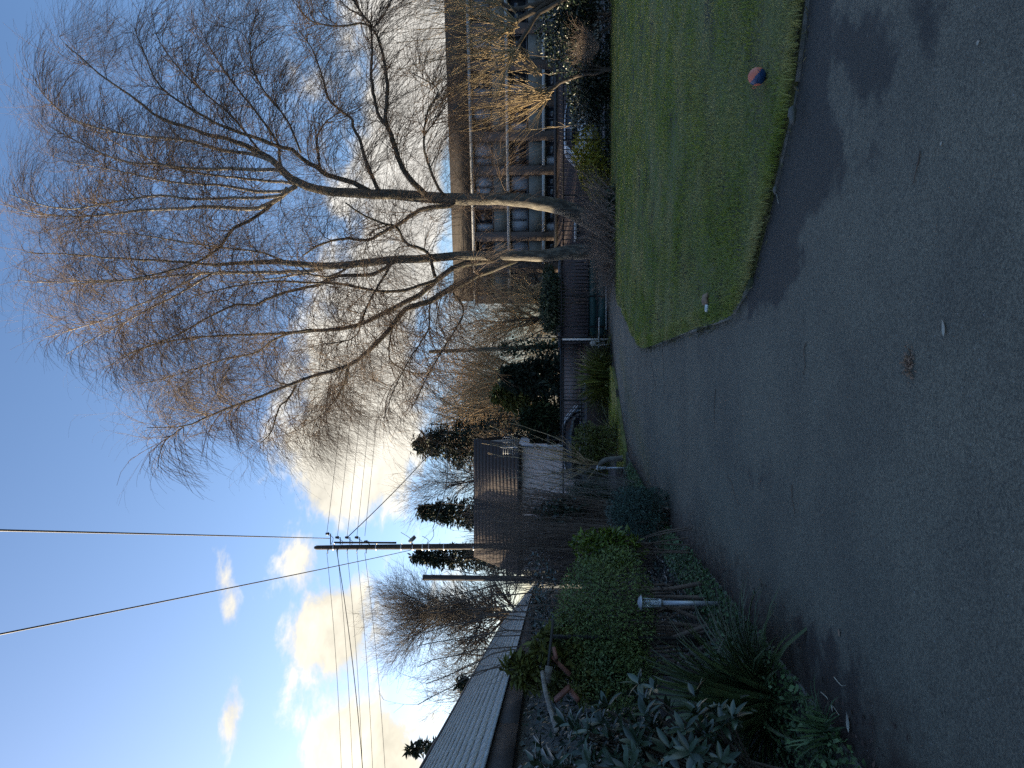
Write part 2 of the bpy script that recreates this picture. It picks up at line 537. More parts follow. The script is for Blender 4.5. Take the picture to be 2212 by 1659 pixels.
def asphalt():
    mt = bpy.data.materials.new('asphalt'); mt.use_nodes = True
    t = mt.node_tree; b = t.nodes['Principled BSDF']; L = t.links.new
    tc = N(t, 'ShaderNodeTexCoord'); v = tc.outputs['Object']

    def noise(sc, det=4, ro=0.6):
        n = N(t, 'ShaderNodeTexNoise'); n.inputs['Scale'].default_value = sc; n.inputs['Detail'].default_value = det
        n.inputs['Roughness'].default_value = ro
        L(v, n.inputs['Vector']); return n.outputs['Fac']

    def ramp(x, a, b_, c=0.0, d=1.0, smooth=True):
        n = N(t, 'ShaderNodeMapRange', interpolation_type='SMOOTHSTEP' if smooth else 'LINEAR')
        n.inputs['From Min'].default_value = a; n.inputs['From Max'].default_value = b_
        n.inputs['To Min'].default_value = c; n.inputs['To Max'].default_value = d
        L(x, n.inputs['Value']); return n.outputs[0]

    def mixc(f, a, c2):
        n = N(t, 'ShaderNodeMixRGB'); L(f, n.inputs['Fac'])
        for i, c in ((1, a), (2, c2)):
            if isinstance(c, tuple): n.inputs[i].default_value = (*c, 1)
            else: L(c, n.inputs[i])
        return n.outputs[0]

    def attr(nm):
        n = N(t, 'ShaderNodeAttribute'); n.attribute_name = nm; return n.outputs['Fac']
    big = noise(0.9, 6, 0.65); mid = noise(5, 5); fine = noise(140, 3, 0.7)
    base = mixc(ramp(big, 0.35, 0.65), (0.168, 0.153, 0.113), (0.124, 0.114, 0.087))
    # the stones in the tarmac
    vo = N(t, 'ShaderNodeTexVoronoi'); vo.inputs['Scale'].default_value = 120; L(v, vo.inputs['Vector'])
    sepc = N(t, 'ShaderNodeSeparateColor'); L(vo.outputs['Color'], sepc.inputs[0])
    stone = ramp(sepc.outputs[0], 0.0, 1.0, 0.62, 1.38, False)
    n = N(t, 'ShaderNodeVectorMath', operation='SCALE'); L(base, n.inputs[0]); L(stone, n.inputs['Scale']); base = n.outputs[0]
    pit = ramp(fine, 0.28, 0.50)
    base = mixc(pit, (0.050, 0.046, 0.042), base)
    # smooth dark patches of newer tar
    sd = attr('patch')
    wob = math_node(t, 'ADD', math_node(t, 'MULTIPLY', math_node(t, 'SUBTRACT', mid, 0.5), 0.45), math_node(t, 'MULTIPLY', math_node(t, 'SUBTRACT', fine, 0.5), 0.22))
    pm = ramp(math_node(t, 'ADD', sd, wob), 0.05, -0.05)
    n = N(t, 'ShaderNodeVectorMath', operation='SCALE'); L(base, n.inputs[0]); n.inputs['Scale'].default_value = 0.27
    dark = mixc(ramp(fine, .3, .7), (0.045, 0.043, 0.042), n.outputs[0])
    pm2 = math_node(t, 'MULTIPLY', pm, 0.92)
    base = mixc(pm2, base, dark)
    # dry wear lines and grime along the bed, moss at the far end
    ed = attr('edge')
    grime = math_node(t, 'MULTIPLY', ramp(math_node(t, 'ADD', ed, math_node(t, 'MULTIPLY', math_node(t, 'SUBTRACT', mid, 0.5), 0.9)), 0.75, 0.0), 0.9)
    base = mixc(grime, base, (0.045, 0.028, 0.020))
    mo = math_node(t, 'MULTIPLY', ramp(math_node(t, 'ADD', attr('moss'), math_node(t, 'MULTIPLY', math_node(t, 'SUBTRACT', mid, 0.5), 2.0)), 0.6, -0.6), 0.6)
    base = mixc(mo, base, (0.13, 0.12, 0.045))
    # pale specks
    v2 = N(t, 'ShaderNodeTexVoronoi'); v2.inputs['Scale'].default_value = 32; L(v, v2.inputs['Vector'])
    s2 = N(t, 'ShaderNodeSeparateColor'); L(v2.outputs['Color'], s2.inputs[0])
    sp1 = math_node(t, 'MULTIPLY', ramp(s2.outputs[1], 0.93, 0.95), ramp(v2.outputs['Distance'], 0.16, 0.10))
    base = mixc(math_node(t, 'MULTIPLY', sp1, 0.7), base, (0.30, 0.30, 0.29))
    L(base, b.inputs['Base Color'])
    L(ramp(pm, 0, 1, 0.82, 0.7), b.inputs['Roughness'])
    b.inputs['Specular IOR Level'].default_value = 0.35
    bp = N(t, 'ShaderNodeBump'); bp.inputs['Strength'].default_value = 0.6; bp.inputs['Distance'].default_value = 0.012
    hh = math_node(t, 'ADD', math_node(t, 'MULTIPLY', fine, 1.0), math_node(t, 'MULTIPLY', vo.outputs['Distance'], -0.6))
    L(hh, bp.inputs['Height']); L(bp.outputs[0], b.inputs['Normal'])
    return mt


M['asphalt'] = asphalt()

# picture outlines carried on to the ground
LAWN_EDGE_PX = [(1318, 560), (1330, 600), (1336, 653), (1350, 672), (1368, 712), (1389, 744), (1420, 738), (1448, 727), (1506, 703), (1560, 685), (1588, 672), (1604, 649), (1623, 617),
                (1648, 519), (1670, 433), (1686, 354), (1705, 275), (1718, 221), (1730, 127), (1743, 38), (1750, -40), (1762, -160), (1790, -330), (1830, -520)]
LAWN_EDGE = np.array([G(x, y) for x, y in LAWN_EDGE_PX])
BED_EDGE_PX = [(1318, 742), (1321, 767), (1330, 823), (1338.5, 896), (1357, 985), (1385, 1040), (1430, 1118), (1470, 1175), (1502, 1212), (1545, 1262), (1598, 1330), (1648, 1390), (1700, 1455), (1744, 1523), (1812, 1608), (1850, 1650), (1930, 1760), (2080, 1960)]
BED_EDGE = np.array([G(x, y) for x, y in BED_EDGE_PX])
LAWN_EDGE = resample(LAWN_EDGE, 70); BED_EDGE = resample(BED_EDGE, 60)
YF = 29.6                        # the fence line

ground = solo('ground', [(-900, -60, -1.2), (900, -60, -1.2), (900, 31.4, -1.2), (-900, 31.4, -1.2), (900, 1500, -1.2), (-900, 1500, -1.2)],
              [[(0, 1, 2, 3), (3, 2, 4, 5)]], M['far_ground'], kind='structure', org=(0, 0, 0))
ground.data.vertices[0].co.z = ground.data.vertices[1].co.z = 1.9
ground.data.update()

# drive: one sheet with distances to its patches stored on it
xs = np.arange(-9, 14.01, 0.2); ys = np.concatenate((np.arange(-3, 14, 0.15), np.arange(14, YF + 0.9, 0.4)))
gx, gy = np.meshgrid(xs, ys)
pts2 = np.column_stack((gx.ravel(), gy.ravel()))
Vd = np.column_stack((pts2, SLOPE * pts2[:, 1]))
ii = np.arange(len(Vd)).reshape(gx.shape)
Fd = np.stack((ii[:-1, :-1], ii[:-1, 1:], ii[1:, 1:], ii[1:, :-1]), -1).reshape(-1, 4)
drive = solo('driveway', Vd, [Fd], M['asphalt'], kind='structure', org=(0, 0, 0))
PATCHES = [
    [(1794, 0), (1800, 41), (1828, 25), (1880, 30), (1933, 79), (1938, 120), (1933, 158), (1920, 202), (1892, 221), (1847, 202), (1828, 164), (1797, 142), (1790, 177), (1787, 221), (1797, 278),
     (1828, 297), (1838, 332), (1832, 395), (1806, 427), (1775, 449), (1740, 475), (1727, 506), (1722, 560), (1740, 590), (1700, 640), (1640, 670), (1590, 690), (1600, 640), (1640, 519), (1680, 354), (1710, 221), (1740, 0), (1750, -200), (1800, -200)],
    [(1985, -20), (2043, 63), (2018, 139), (1999, 120), (1996, 60), (1960, 20)],
    [(1872, 330), (1885, 325), (1898, 335), (1902, 350), (1880, 348)],
    [(1682, 850), (1700, 848), (1706, 880), (1700, 912), (1688, 905)],
    [(1572, 985), (1620, 990), (1672, 1030), (1668, 1055), (1600, 1020)],
    [(1760, 1330), (1830, 1400), (1870, 1500), (1900, 1640), (2000, 1760), (1900, 1800), (1780, 1600), (1720, 1440), (1690, 1350)],
]
sdf = np.full(len(pts2), 9.0)
for k, pp in enumerate(PATCHES):
    w = np.array([G(x, y)[:2] for x, y in pp])
    dd = polydist(pts2, np.vstack((w, w[:1]))); dd[inpoly(pts2, w)] *= -1
    if k >= 3: dd = dd + 0.03
    if k >= 4: dd = dd * 0.4 + 0.02
    sdf = np.minimum(sdf, dd)
for nm, val in (('patch', sdf), ('edge', polydist(pts2, BED_EDGE)),
                ('moss', np.abs(polydist(pts2, np.array([G(1340, 760), G(1355, 850), G(1385, 960), G(1400, 1020)]))) - 0.2)):
    a = drive.data.attributes.new(nm, 'FLOAT', 'POINT'); a.data.foreach_set('value', val.astype(np.float32))

lawn_poly = np.vstack((LAWN_EDGE[:, :2], [(22, LAWN_EDGE[-1][1] - 1), (24, 27.2), (8, 28.6), (LAWN_EDGE[0][0] + 0.6, 28.3)]))
lawn = sheet('lawn', lawn_poly, 0.045, M['lawn_soil'])
bed_poly = np.vstack((BED_EDGE[:, :2], [(-9, BED_EDGE[-1][1]), (-16, 12), (-16, YF), (BED_EDGE[0][0], YF)]))
bed = sheet('planting_bed', bed_poly, 0.05, M['soil'])
street = sheet('street', [(-60, YF + 2.2), (60, YF + 2.2), (60, 33.8), (-60, 33.8)], 0.03, M['street'], skirt=0.02)


def kerb_run(line, name, step, h, w, lift, jit, matl):
    L = np.concatenate(([0], np.cumsum(np.linalg.norm(np.diff(line[:, :2], axis=0), axis=1))))
    n = int(L[-1] / step)
    at = lambda u: np.array([np.interp(u, L, line[:, k]) for k in range(3)])
    B = Buf()
    u = np.arange(0, n + 1) * step
    for i in range(n):
        a, b = at(u[i]), at(u[i + 1]); a[2] = gz(a[1]) + lift - 0.05; b[2] = gz(b[1]) + lift - 0.05
        B.bar(a, b, w * 0.8, 0.1)
    k = B.solo(name, M['soil'], kind='structure')
    for i in range(n):
        a, b = at(u[i] + 0.012), at(u[i + 1] - 0.012)
        near = line is LAWN_EDGE and a[1] < 6.6
        lf = lift - (.022 if near else 0)
        a[2] = gz(a[1]) + lf; b[2] = gz(b[1]) + lf
        j = rng.normal(size=3) * jit
        V, Fq = bar(a + j, b + j + rng.normal(size=3) * jit * 0.6, w * rng.uniform(.9, 1.1), h)
        c = V.mean(0); V = c + (V - c) * (1, 1, 1)
        # soften the top edge: extra bevel ring
        part('kerb_stone', V, [Fq], M['concrete'] if near else matl, k)
    return k


M['kerb'] = mat('kerb_concrete', (0.25, 0.245, 0.215), 0.9, (0.13, 0.13, 0.11), 12, bump=0.5, bscale=70, third=(0.06, 0.07, 0.035), tscale=2)
kerb_run(LAWN_EDGE, 'kerb', 0.85, 0.065, 0.11, -0.002, 0.008, M['kerb'])
kerb_run(BED_EDGE, 'kerb', 0.8, 0.075, 0.10, -0.012, 0.012, M['concrete'])

# ------------------------------------------------------------------ garage row
M['deck'] = mat('roof_deck', (0.02, 0.02, 0.02), 0.95)
M['slate'] = mat('pale_roof_slate', (0.40, 0.39, 0.36), 0.75, (0.28, 0.275, 0.26), 5, bump=0.25, bscale=30, attr=0.18, third=(0.24, 0.23, 0.17), tscale=2.5)
M['fascia'] = mat('dark_fascia', (0.062, 0.052, 0.050), 0.7, (0.048, 0.041, 0.040), 3)
M['gutter'] = mat('pale_gutter', (0.45, 0.46, 0.47), 0.5, (0.33, 0.34, 0.35), 4)
M['render_wall'] = mat('grey_render', (0.12, 0.115, 0.11), 0.95, (0.08, 0.08, 0.075), 3, bump=0.4, bscale=30)
ga = np.array((-0.2213, 0.9752, 0)); gl = np.array((-0.9752, -0.2213, 0)); gup = np.array((0, 0, 1.0))
GP = 2.67; GZ = CAMZ + 0.76
W_R = 2.72; TH = R(40)
su = gl * math.cos(TH) + gup * math.sin(TH); sn = -gl * math.sin(TH) + gup * math.cos(TH)
T0, T1 = 3.2, 56.0
SL = W_R / math.cos(TH)
Gp = lambda t, s=0.0, h=0.0: gl * GP + gup * GZ + ga * t + su * s + sn * h
garage = thing('garage', gl * (GP + W_R) + ga * 20 + gup * -0.8, 'long low garage row with pale slate roof and dark fascia beside the drive', 'garage')
# wall and far roof slope
B = Buf()
wall_in = 0.22
for (p, q) in ((wall_in, 2 * W_R - wall_in),):
    c = gl * (GP + W_R) + ga * (T0 + T1) / 2 + gup * (GZ - 0.3 - 1.9 + 0.0)
    B.box(c, (T1 - T0 - 0.4, 2 * W_R - 2 * wall_in, 3.8), (ga, gl, gup))
B.part('wall', M['render_wall'], garage)
B = Buf()
for sgn in (1, -1):
    l2 = gl * sgn
    s2 = l2 * math.cos(TH) + gup * math.sin(TH); n2 = -l2 * math.sin(TH) + gup * math.cos(TH)
    e = gl * (GP if sgn > 0 else GP + 2 * W_R) + gup * GZ
    c = e + s2 * SL / 2 + ga * (T0 + T1) / 2 - n2 * 0.05
    B.box(c, (T1 - T0, SL, 0.06), (ga, s2, n2))
roof = B.part('roof', M['deck'], garage)
# slates: 12 courses; the nearest are single objects
NC = 12; CH = SL / NC; SW = 0.46
sv, sf = box((0, 0, 0), (SW - 0.014, CH + 0.06, 0.016))
slate_mes = []
for k in range(4):
    me = mesh_from('slate', sv, [sf], M['slate'], np.full(8, rng.random())); slate_mes.append(me)
ncol = int((T1 - T0) / SW)
cells = []
for r_ in range(NC):
    for c_ in range(ncol):
        t = T0 + (c_ + 0.5 + 0.5 * (r_ % 2)) * SW
        cells.append((t, r_))
tilt = 0.045
ax_s = np.array((ga, unit(su + sn * -tilt * 0 + sn * (-tilt)), unit(sn + su * tilt)))
order = sorted(cells, key=lambda q: np.linalg.norm(Gp(q[0], (q[1] + .5) * CH) - (0, 0, CAMZ)) if (lambda p: p[0] / max(p[1], .1) > -0.56)(Gp(q[0], (q[1] + .5) * CH)) else 1e9)
single = order[:300]; rest = order[300:]
rm = Matrix([[ax_s[j][i] for j in range(3)] for i in range(3)])
oroof = ORG[roof.name]
for (t, r_) in single:
    p = Gp(t + rng.normal() * 0.004, (r_ + 0.5) * CH + rng.normal() * 0.004, 0.012 + rng.normal() * 0.002)
    o = link('slate', slate_mes[rng.integers(4)], roof)
    o.matrix_local = Matrix.Translation(Vector(p - oroof)) @ (rm @ Matrix.Rotation(rng.normal() * 0.008, 3, 'Z')).to_4x4()
B = Buf()
for (t, r_) in rest:
    p = Gp(t, (r_ + 0.5) * CH, 0.012 + rng.normal() * 0.002)
    v, f = box(p, (SW - 0.014, CH + 0.06, 0.016), ax_s); B.add(v, [f], rng.random())
V, f, r_ = B.get(); part('slates', V, f, M['slate'], roof, r_, kind='stuff')
B = Buf(); B.bar(Gp(T0, SL + .01, 0.03), Gp(T1, SL + .01, 0.03), 0.16, 0.05, sn); B.part('ridge_cap', M['fascia'], garage)
k = 0
for a, b in zip(np.arange(T0, T1, 3.0), np.arange(T0, T1, 3.0) + 3.0):
    B = Buf(); j = rng.normal() * 0.004
    c = gl * (GP + 0.03 + j) + gup * (GZ - 0.20) + ga * (a + b) / 2
    B.box(c, (b - a - 0.012, 0.03, 0.32), (ga, gl, gup)); B.part('fascia_board', M['fascia'], garage)
B = Buf(); B.bar(Gp(T0, -0.02, -0.005) - gl * 0.03, Gp(T1, -0.02, -0.005) - gl * 0.03, 0.05, 0.045); B.part('gutter_strip', M['gutter'], garage)

# ------------------------------------------------------------------ rendered house behind the shrubs
M['pink_render'] = mat('pale_render', (0.62, 0.54, 0.51), 0.9, (0.54, 0.47, 0.45), 2, bump=0.2, bscale=60)
M['brown_tile'] = mat('brown_roof_tile', (0.050, 0.036, 0.030), 0.95, (0.038, 0.028, 0.024), 6, attr=0.06)
M['dark_trim'] = mat('dark_trim', (0.03, 0.03, 0.032), 0.6)
M['white_trim'] = mat('white_trim', (0.62, 0.63, 0.65), 0.5, (0.52, 0.53, 0.55), 5)
M['glass'] = mat('window_glass', (0.02, 0.025, 0.03), 0.08, (0.03, 0.035, 0.045), 2, spec=0.6)
M['galv'] = mat('galvanised', (0.42, 0.44, 0.45), 0.4, (0.30, 0.31, 0.32), 6, metal=0.7)
DH = 35.0
house = thing('house', P(1205, 1090, DH) * (1, 1, 0) + (0, 3, -1.1), 'pale rendered house with a brown tiled roof and dark eaves behind bare shrubs', 'house')
hx1 = P(1170, 966, DH)[0]; hx0 = P(1170, 1232, DH)[0]
ez = P(1118, 1000, DH)[2]; rz = P(1026, 1000, DH + 3.2)[2]
B = Buf(); B.box(((hx0 + hx1) / 2, DH + 3.2, (ez - 1.1) / 2), (hx1 - hx0, 6.4, ez + 1.1)); B.part('wall', M['pink_render'], house)
B = Buf()
rl = math.hypot(3.5, rz - ez + 0.15)
for sg in (-1, 1):
    a = np.array((0, sg * 3.5, -(rz - ez + 0.15))); s2 = unit(-a); n2 = unit(np.cross((1, 0, 0), s2)) * (1 if sg < 0 else 1)
    if n2[2] < 0: n2 = -n2
    B.box(np.array(((hx0 + hx1) / 2, DH + 3.2, rz)) + a / 2, (hx1 - hx0 + 0.3, rl, 0.10), ((1, 0, 0), s2, n2))
hroof = B.part('roof', M['brown_tile'], house)
# visible slope: courses of tiles as relief
B = Buf()
a = np.array((0, -3.5, -(rz - ez + 0.15))); s2 = unit(-a); n2 = unit(np.cross((1, 0, 0), s2))
if n2[2] < 0: n2 = -n2
for r_ in range(13):
    for c_ in range(2):
        w = (hx1 - hx0 + 0.3) / 2
        p = np.array((hx0 - 0.15 + (c_ + .5) * w, DH + 3.2, rz)) + a * (1 - (r_ + .5) / 13) + n2 * 0.065
        v, f = box(p, (w - 0.004, rl / 13 - 0.006, 0.022), ((1, 0, 0), s2, n2)); B.add(v, [f], rng.random())
V, f, r_ = B.get(); part('roof_tiles', V, f, M['brown_tile'], hroof, r_, kind='stuff')
# gable triangle on the visible end
g1 = np.array([(hx1 - 0.01, DH, ez), (hx1 - 0.01, DH + 6.4, ez), (hx1 - 0.01, DH + 3.2, rz - 0.1), (hx1 - 0.3, DH, ez), (hx1 - 0.3, DH + 6.4, ez), (hx1 - 0.3, DH + 3.2, rz - 0.1)])
part('gable', g1, [[(0, 1, 2), (5, 4, 3)], [(0, 3, 4, 1)]], M['pink_render'], house)
B = Buf(); B.box(((hx0 + hx1) / 2, DH - 0.33, ez - 0.06), (hx1 - hx0 + 0.3, 0.1, 0.12)); B.part('eaves_gutter', M['dark_trim'], house)
B = Buf(); B.tube([(hx1 + 0.06, DH - 0.06, ez - 0.1), (hx1 + 0.06, DH - 0.06, -1.1)], 0.045); B.part('downpipe', M['galv'], house)
B = Buf(); B.box((hx1 + 0.28, DH + 1.0, ez - 1.5), (0.5, 1.6, 0.12)); B.box((hx1 + 0.32, DH + 0.5, ez - 2.2), (0.06, 0.06, 1.4)); B.box((hx1 + 0.45, DH + 0.5, ez - 2.2), (0.05, 0.05, 1.4)); B.part('porch', M['dark_trim'], house)
aer = thing('aerial', (hx1 + 0.1, DH - 0.2, ez - 0.4), 'grey grid television aerial fixed to the corner of the pale house', 'aerial')
B = Buf(); q = P(1103, 966, DH - 0.3)
B.tube([q + (0, 0, -1.6), q + (0, 0, 0.5)], 0.025, 6); B.part('mast', M['galv'], aer)
B = Buf()
for k in range(7): B.tube([q + (-0.05 + 0.06 * 0, 0, 0.35 - k * 0.11) + np.array((-.3, 0, 0)), q + (0.5, 0, 0.35 - k * 0.11)], 0.012, 4)
for k in range(4): B.tube([q + (-0.3 + k * 0.26, 0, 0.37), q + (-0.3 + k * 0.26, 0, -0.33)], 0.012, 4)
B.part('grid', M['galv'], aer)

# ------------------------------------------------------------------ apartment block
M['brick'] = None


def brickmat(name, c1, c2, mort, sc):
    mt = bpy.data.materials.new(name); mt.use_nodes = True
    t = mt.node_tree; b = t.nodes['Principled BSDF']; L = t.links.new
    tc = N(t, 'ShaderNodeTexCoord')
    sx = N(t, 'ShaderNodeSeparateXYZ'); L(tc.outputs['Object'], sx.inputs[0])
    cb = N(t, 'ShaderNodeCombineXYZ')
    L(math_node(t, 'ADD', sx.outputs[0], sx.outputs[1]), cb.inputs[0]); L(sx.outputs[2], cb.inputs[1])
    br = N(t, 'ShaderNodeTexBrick'); br.inputs['Scale'].default_value = sc
    br.inputs['Color1'].default_value = (*c1, 1); br.inputs['Color2'].default_value = (*c2, 1); br.inputs['Mortar'].default_value = (*mort, 1)
    br.inputs['Brick Width'].default_value = 0.5; br.inputs['Row Height'].default_value = 0.16; br.inputs['Mortar Size'].default_value = 0.02
    L(cb.outputs[0], br.inputs['Vector'])
    nz = N(t, 'ShaderNodeTexNoise'); nz.inputs['Scale'].default_value = 0.7; nz.inputs['Detail'].default_value = 5; L(tc.outputs['Object'], nz.inputs['Vector'])
    mr = N(t, 'ShaderNodeMapRange'); mr.inputs['From Min'].default_value = .3; mr.inputs['From Max'].default_value = .7; mr.inputs['To Min'].default_value = .75; mr.inputs['To Max'].default_value = 1.15
    L(nz.outputs['Fac'], mr.inputs['Value'])
    sc_ = N(t, 'ShaderNodeVectorMath', operation='SCALE'); L(br.outputs['Color'], sc_.inputs[0]); L(mr.outputs[0], sc_.inputs['Scale'])
    L(sc_.outputs[0], b.inputs['Base Color']); b.inputs['Roughness'].default_value = 0.9
    return mt


M['flat_brick'] = brickmat('brown_brick', (0.13, 0.090, 0.074), (0.10, 0.07, 0.058), (0.12, 0.105, 0.095), 2.2)
M['dark_brick'] = brickmat('dark_brown_brick', (0.070, 0.055, 0.045), (0.054, 0.043, 0.036), (0.055, 0.047, 0.04), 2.2)
M['spandrel'] = mat('grey_spandrel', (0.20, 0.19, 0.16), 0.8, (0.15, 0.145, 0.125), 3)
M['band'] = mat('white_concrete_band', (0.44, 0.43, 0.41), 0.8, (0.34, 0.335, 0.32), 3)
M['frame'] = mat('window_frame', (0.10, 0.10, 0.11), 0.6)
M['curtain'] = mat('pale_curtain', (0.42, 0.44, 0.48), 0.9, (0.32, 0.34, 0.38), 12, stretch=(1, 1, 0.05))
wl = P(1175, 645, 61.0); wr = P(1175, -210, 53.0)
fa = unit(np.array((wr[0] - wl[0], wr[1] - wl[1], 0))); fn = np.array((fa[1], -fa[0], 0))   # outward, towards the camera
FL = np.linalg.norm((wr - wl)[:2])
def FP(s, z, d=0.0):
    return np.array((wl[0], wl[1], 0)) + fa * s + fn * d + np.array((0, 0, z))
FX = (fa, fn, gup)
zb = [P(1174, 300, 58.5)[2], P(1098, 300, 58.5)[2], P(1021, 300, 58.5)[2]]
ztop = P(974, 300, 58.5)[2]
flats = thing('apartment_block', FP(FL / 2, -1.1), 'brown brick apartment block with white concrete bands and rows of windows', 'building')
B = Buf(); B.box(FP(FL / 2, (ztop - 1.2) / 2 - .3, -5.3), (FL, 10, ztop + 0.6), FX); B.part('wall', M['dark_brick'], flats)
B = Buf(); B.box(FP(FL / 2, (zb[2] + ztop) / 2 + 0.08, 0.06), (FL + 0.3, 0.5, ztop - zb[2] - 0.16), FX); B.part('roof_parapet', M['dark_brick'], flats)
BAY = 2.6; nb = int(FL / BAY); PW = 0.72
for k in range(nb + 1):
    B = Buf(); B.box(FP(k * BAY, (zb[2] - 1.2) / 2, 0.0), (PW, 0.6, zb[2] + 1.2 - 0.02), FX); B.part('pier', M['flat_brick'], flats)
for i, z in enumerate(zb):
    B = Buf()
    if i < 1:
        for k in range(nb): B.box(FP((k + .5) * BAY, z, 0.1), (BAY - PW - 0.01, 0.55, 0.24), FX)
    else:
        B.box(FP(FL / 2, z, 0.22), (FL, 0.3, 0.24), FX)
    B.part('band', M['band'], flats)
for i in range(3):
    zt = zb[i]
    below = zb[i - 1] if i > 0 else -1.1
    for k in range(nb):
        s0, s1 = k * BAY + PW / 2 + 0.01, (k + 1) * BAY - PW / 2 - 0.01
        z1 = zt - 0.13; z0 = below + 0.13 + 1.12
        if i == 0: z0 = z1 - 1.25
        B = Buf(); B.box(FP((s0 + s1) / 2, (below + z0) / 2 + 0.04, -0.02), (s1 - s0, 0.3, z0 - below - 0.2), FX); B.part('spandrel_panel', M['spandrel'], flats)
        B = Buf(); d = -0.12
        B.box(FP(s0 + 0.05, (z0 + z1) / 2, d), (0.1, 0.12, z1 - z0), FX); B.box(FP(s1 - 0.05, (z0 + z1) / 2, d), (0.1, 0.12, z1 - z0), FX)
        B.box(FP((s0 + s1) / 2, z0 + 0.05, d + .003), (s1 - s0 - .2, 0.12, 0.1), FX); B.box(FP((s0 + s1) / 2, z1 - 0.05, d + .003), (s1 - s0 - .2, 0.12, 0.1), FX)
        mx = s0 + (s1 - s0) * (0.5 if (k + i) % 2 else 0.36)
        B.box(FP(mx, (z0 + z1) / 2, d + .006), (0.07, 0.1, z1 - z0 - .2), FX)
        wn = B.part('window', M['frame'], flats)
        for (a, b) in ((s0 + .1, mx - .035), (mx + .035, s1 - .1)):
            mm = M['curtain'] if rng.random() < 0.36 else M['glass']
            B = Buf(); B.box(FP((a + b) / 2, (z0 + z1) / 2, d - 0.03), (b - a, 0.02, z1 - z0 - .2), FX); B.part('pane', mm, wn)

# low garages on the far side of the street, seen through the fence
M['low_wall'] = brickmat('dark_purple_brick', (0.090, 0.066, 0.068), (0.070, 0.054, 0.056), (0.08, 0.065, 0.065), 2.2)
M['red_wall'] = brickmat('red_brown_brick', (0.15, 0.085, 0.08), (0.12, 0.07, 0.066), (0.12, 0.09, 0.085), 2.2)
M['pale_wall'] = brickmat('pinkish_grey_brick', (0.25, 0.205, 0.205), (0.22, 0.185, 0.185), (0.22, 0.19, 0.18), 2.2)
DW = 36.0
def boxpx(x0, x1, y0, y1, D, th):
    a = P(x1, y1, D); b = P(x0, y0, D)
    return ((a[0] + b[0]) / 2, D + th / 2, (a[2] + b[2]) / 2), (abs(b[0] - a[0]), th, abs(b[2] - a[2]))
lg = thing('low_garage', P(1270, 640, DW) * (1, 1, 0) + (0, 2, -1.1), 'low dark brick garage across the street behind the metal gate', 'garage')
c, s = boxpx(1214, 1300, 552, 742, DW, 4); B = Buf(); B.box(c, s); B.part('wall', M['low_wall'], lg)
B = Buf(); B.box((c[0], c[1], c[2] + s[2] / 2 + 0.06), (s[0] + .2, s[1] + .2, 0.12)); B.part('roof', M['dark_trim'], lg)
lg2 = thing('low_garage', P(1270, 860, DW) * (1, 1, 0) + (0, 2, -1.1), 'low pinkish grey and red brick wall behind the fence left of the gate', 'wall')
lg2['label'] = 'low brick building, pinkish grey over red, behind the fence and the grass clump'
lg2['category'] = 'garage'
c, s = boxpx(1214, 1250, 744, 1010, DW + .4, 4); B = Buf(); B.box(c, s); B.part('wall', M['pale_wall'], lg2)
c, s = boxpx(1250, 1300, 744, 1010, DW + .2, 4); B = Buf(); B.box(c, s); B.part('plinth', M['red_wall'], lg2)
c, s = boxpx(1211, 1214, 744, 1010, DW + .3, 4.3); B = Buf(); B.box(c, s); B.part('roof', M['dark_trim'], lg2)
lg3 = thing('low_garage', P(1270, 300, DW) * (1, 1, 0) + (0, 6, -1.1), 'long black low wall seen through the railings under the apartment block', 'wall')
lg3['name_note'] = ''
del lg3['name_note']
c, s = boxpx(1203, 1310, -150, 548, 42, .5); B = Buf(); B.box(c, s); B.part('wall', M['low_wall'], lg3)
B = Buf(); B.box((c[0], c[1], c[2] + s[2] / 2 + 0.08), (s[0] + .1, s[1] + .25, 0.16)); B.part('coping', M['dark_trim'], lg3)

# ------------------------------------------------------------------ fence and gate
M['iron'] = mat('black_iron', (0.012, 0.014, 0.016), 0.5, (0.02, 0.02, 0.022), 20)
M['green_sheet'] = mat('green_sheet', (0.016, 0.062, 0.058), 0.6, (0.012, 0.046, 0.045), 2)
M['white_paint'] = mat('white_paint', (0.70, 0.70, 0.66), 0.5, (0.55, 0.55, 0.52), 9)
M['grey_plastic'] = mat('grey_plastic', (0.42, 0.43, 0.42), 0.5, (0.33, 0.34, 0.33), 8)
M['yellow'] = mat('yellow_plastic', (0.42, 0.26, 0.03), 0.6)
zt_f = P(1215, 700, YF)[2]; gb = gz(YF)
barv = Buf(); barv.box((0, 0, 0), (0.022, 0.022, 1.0)); bv, bf, _ = barv.get()


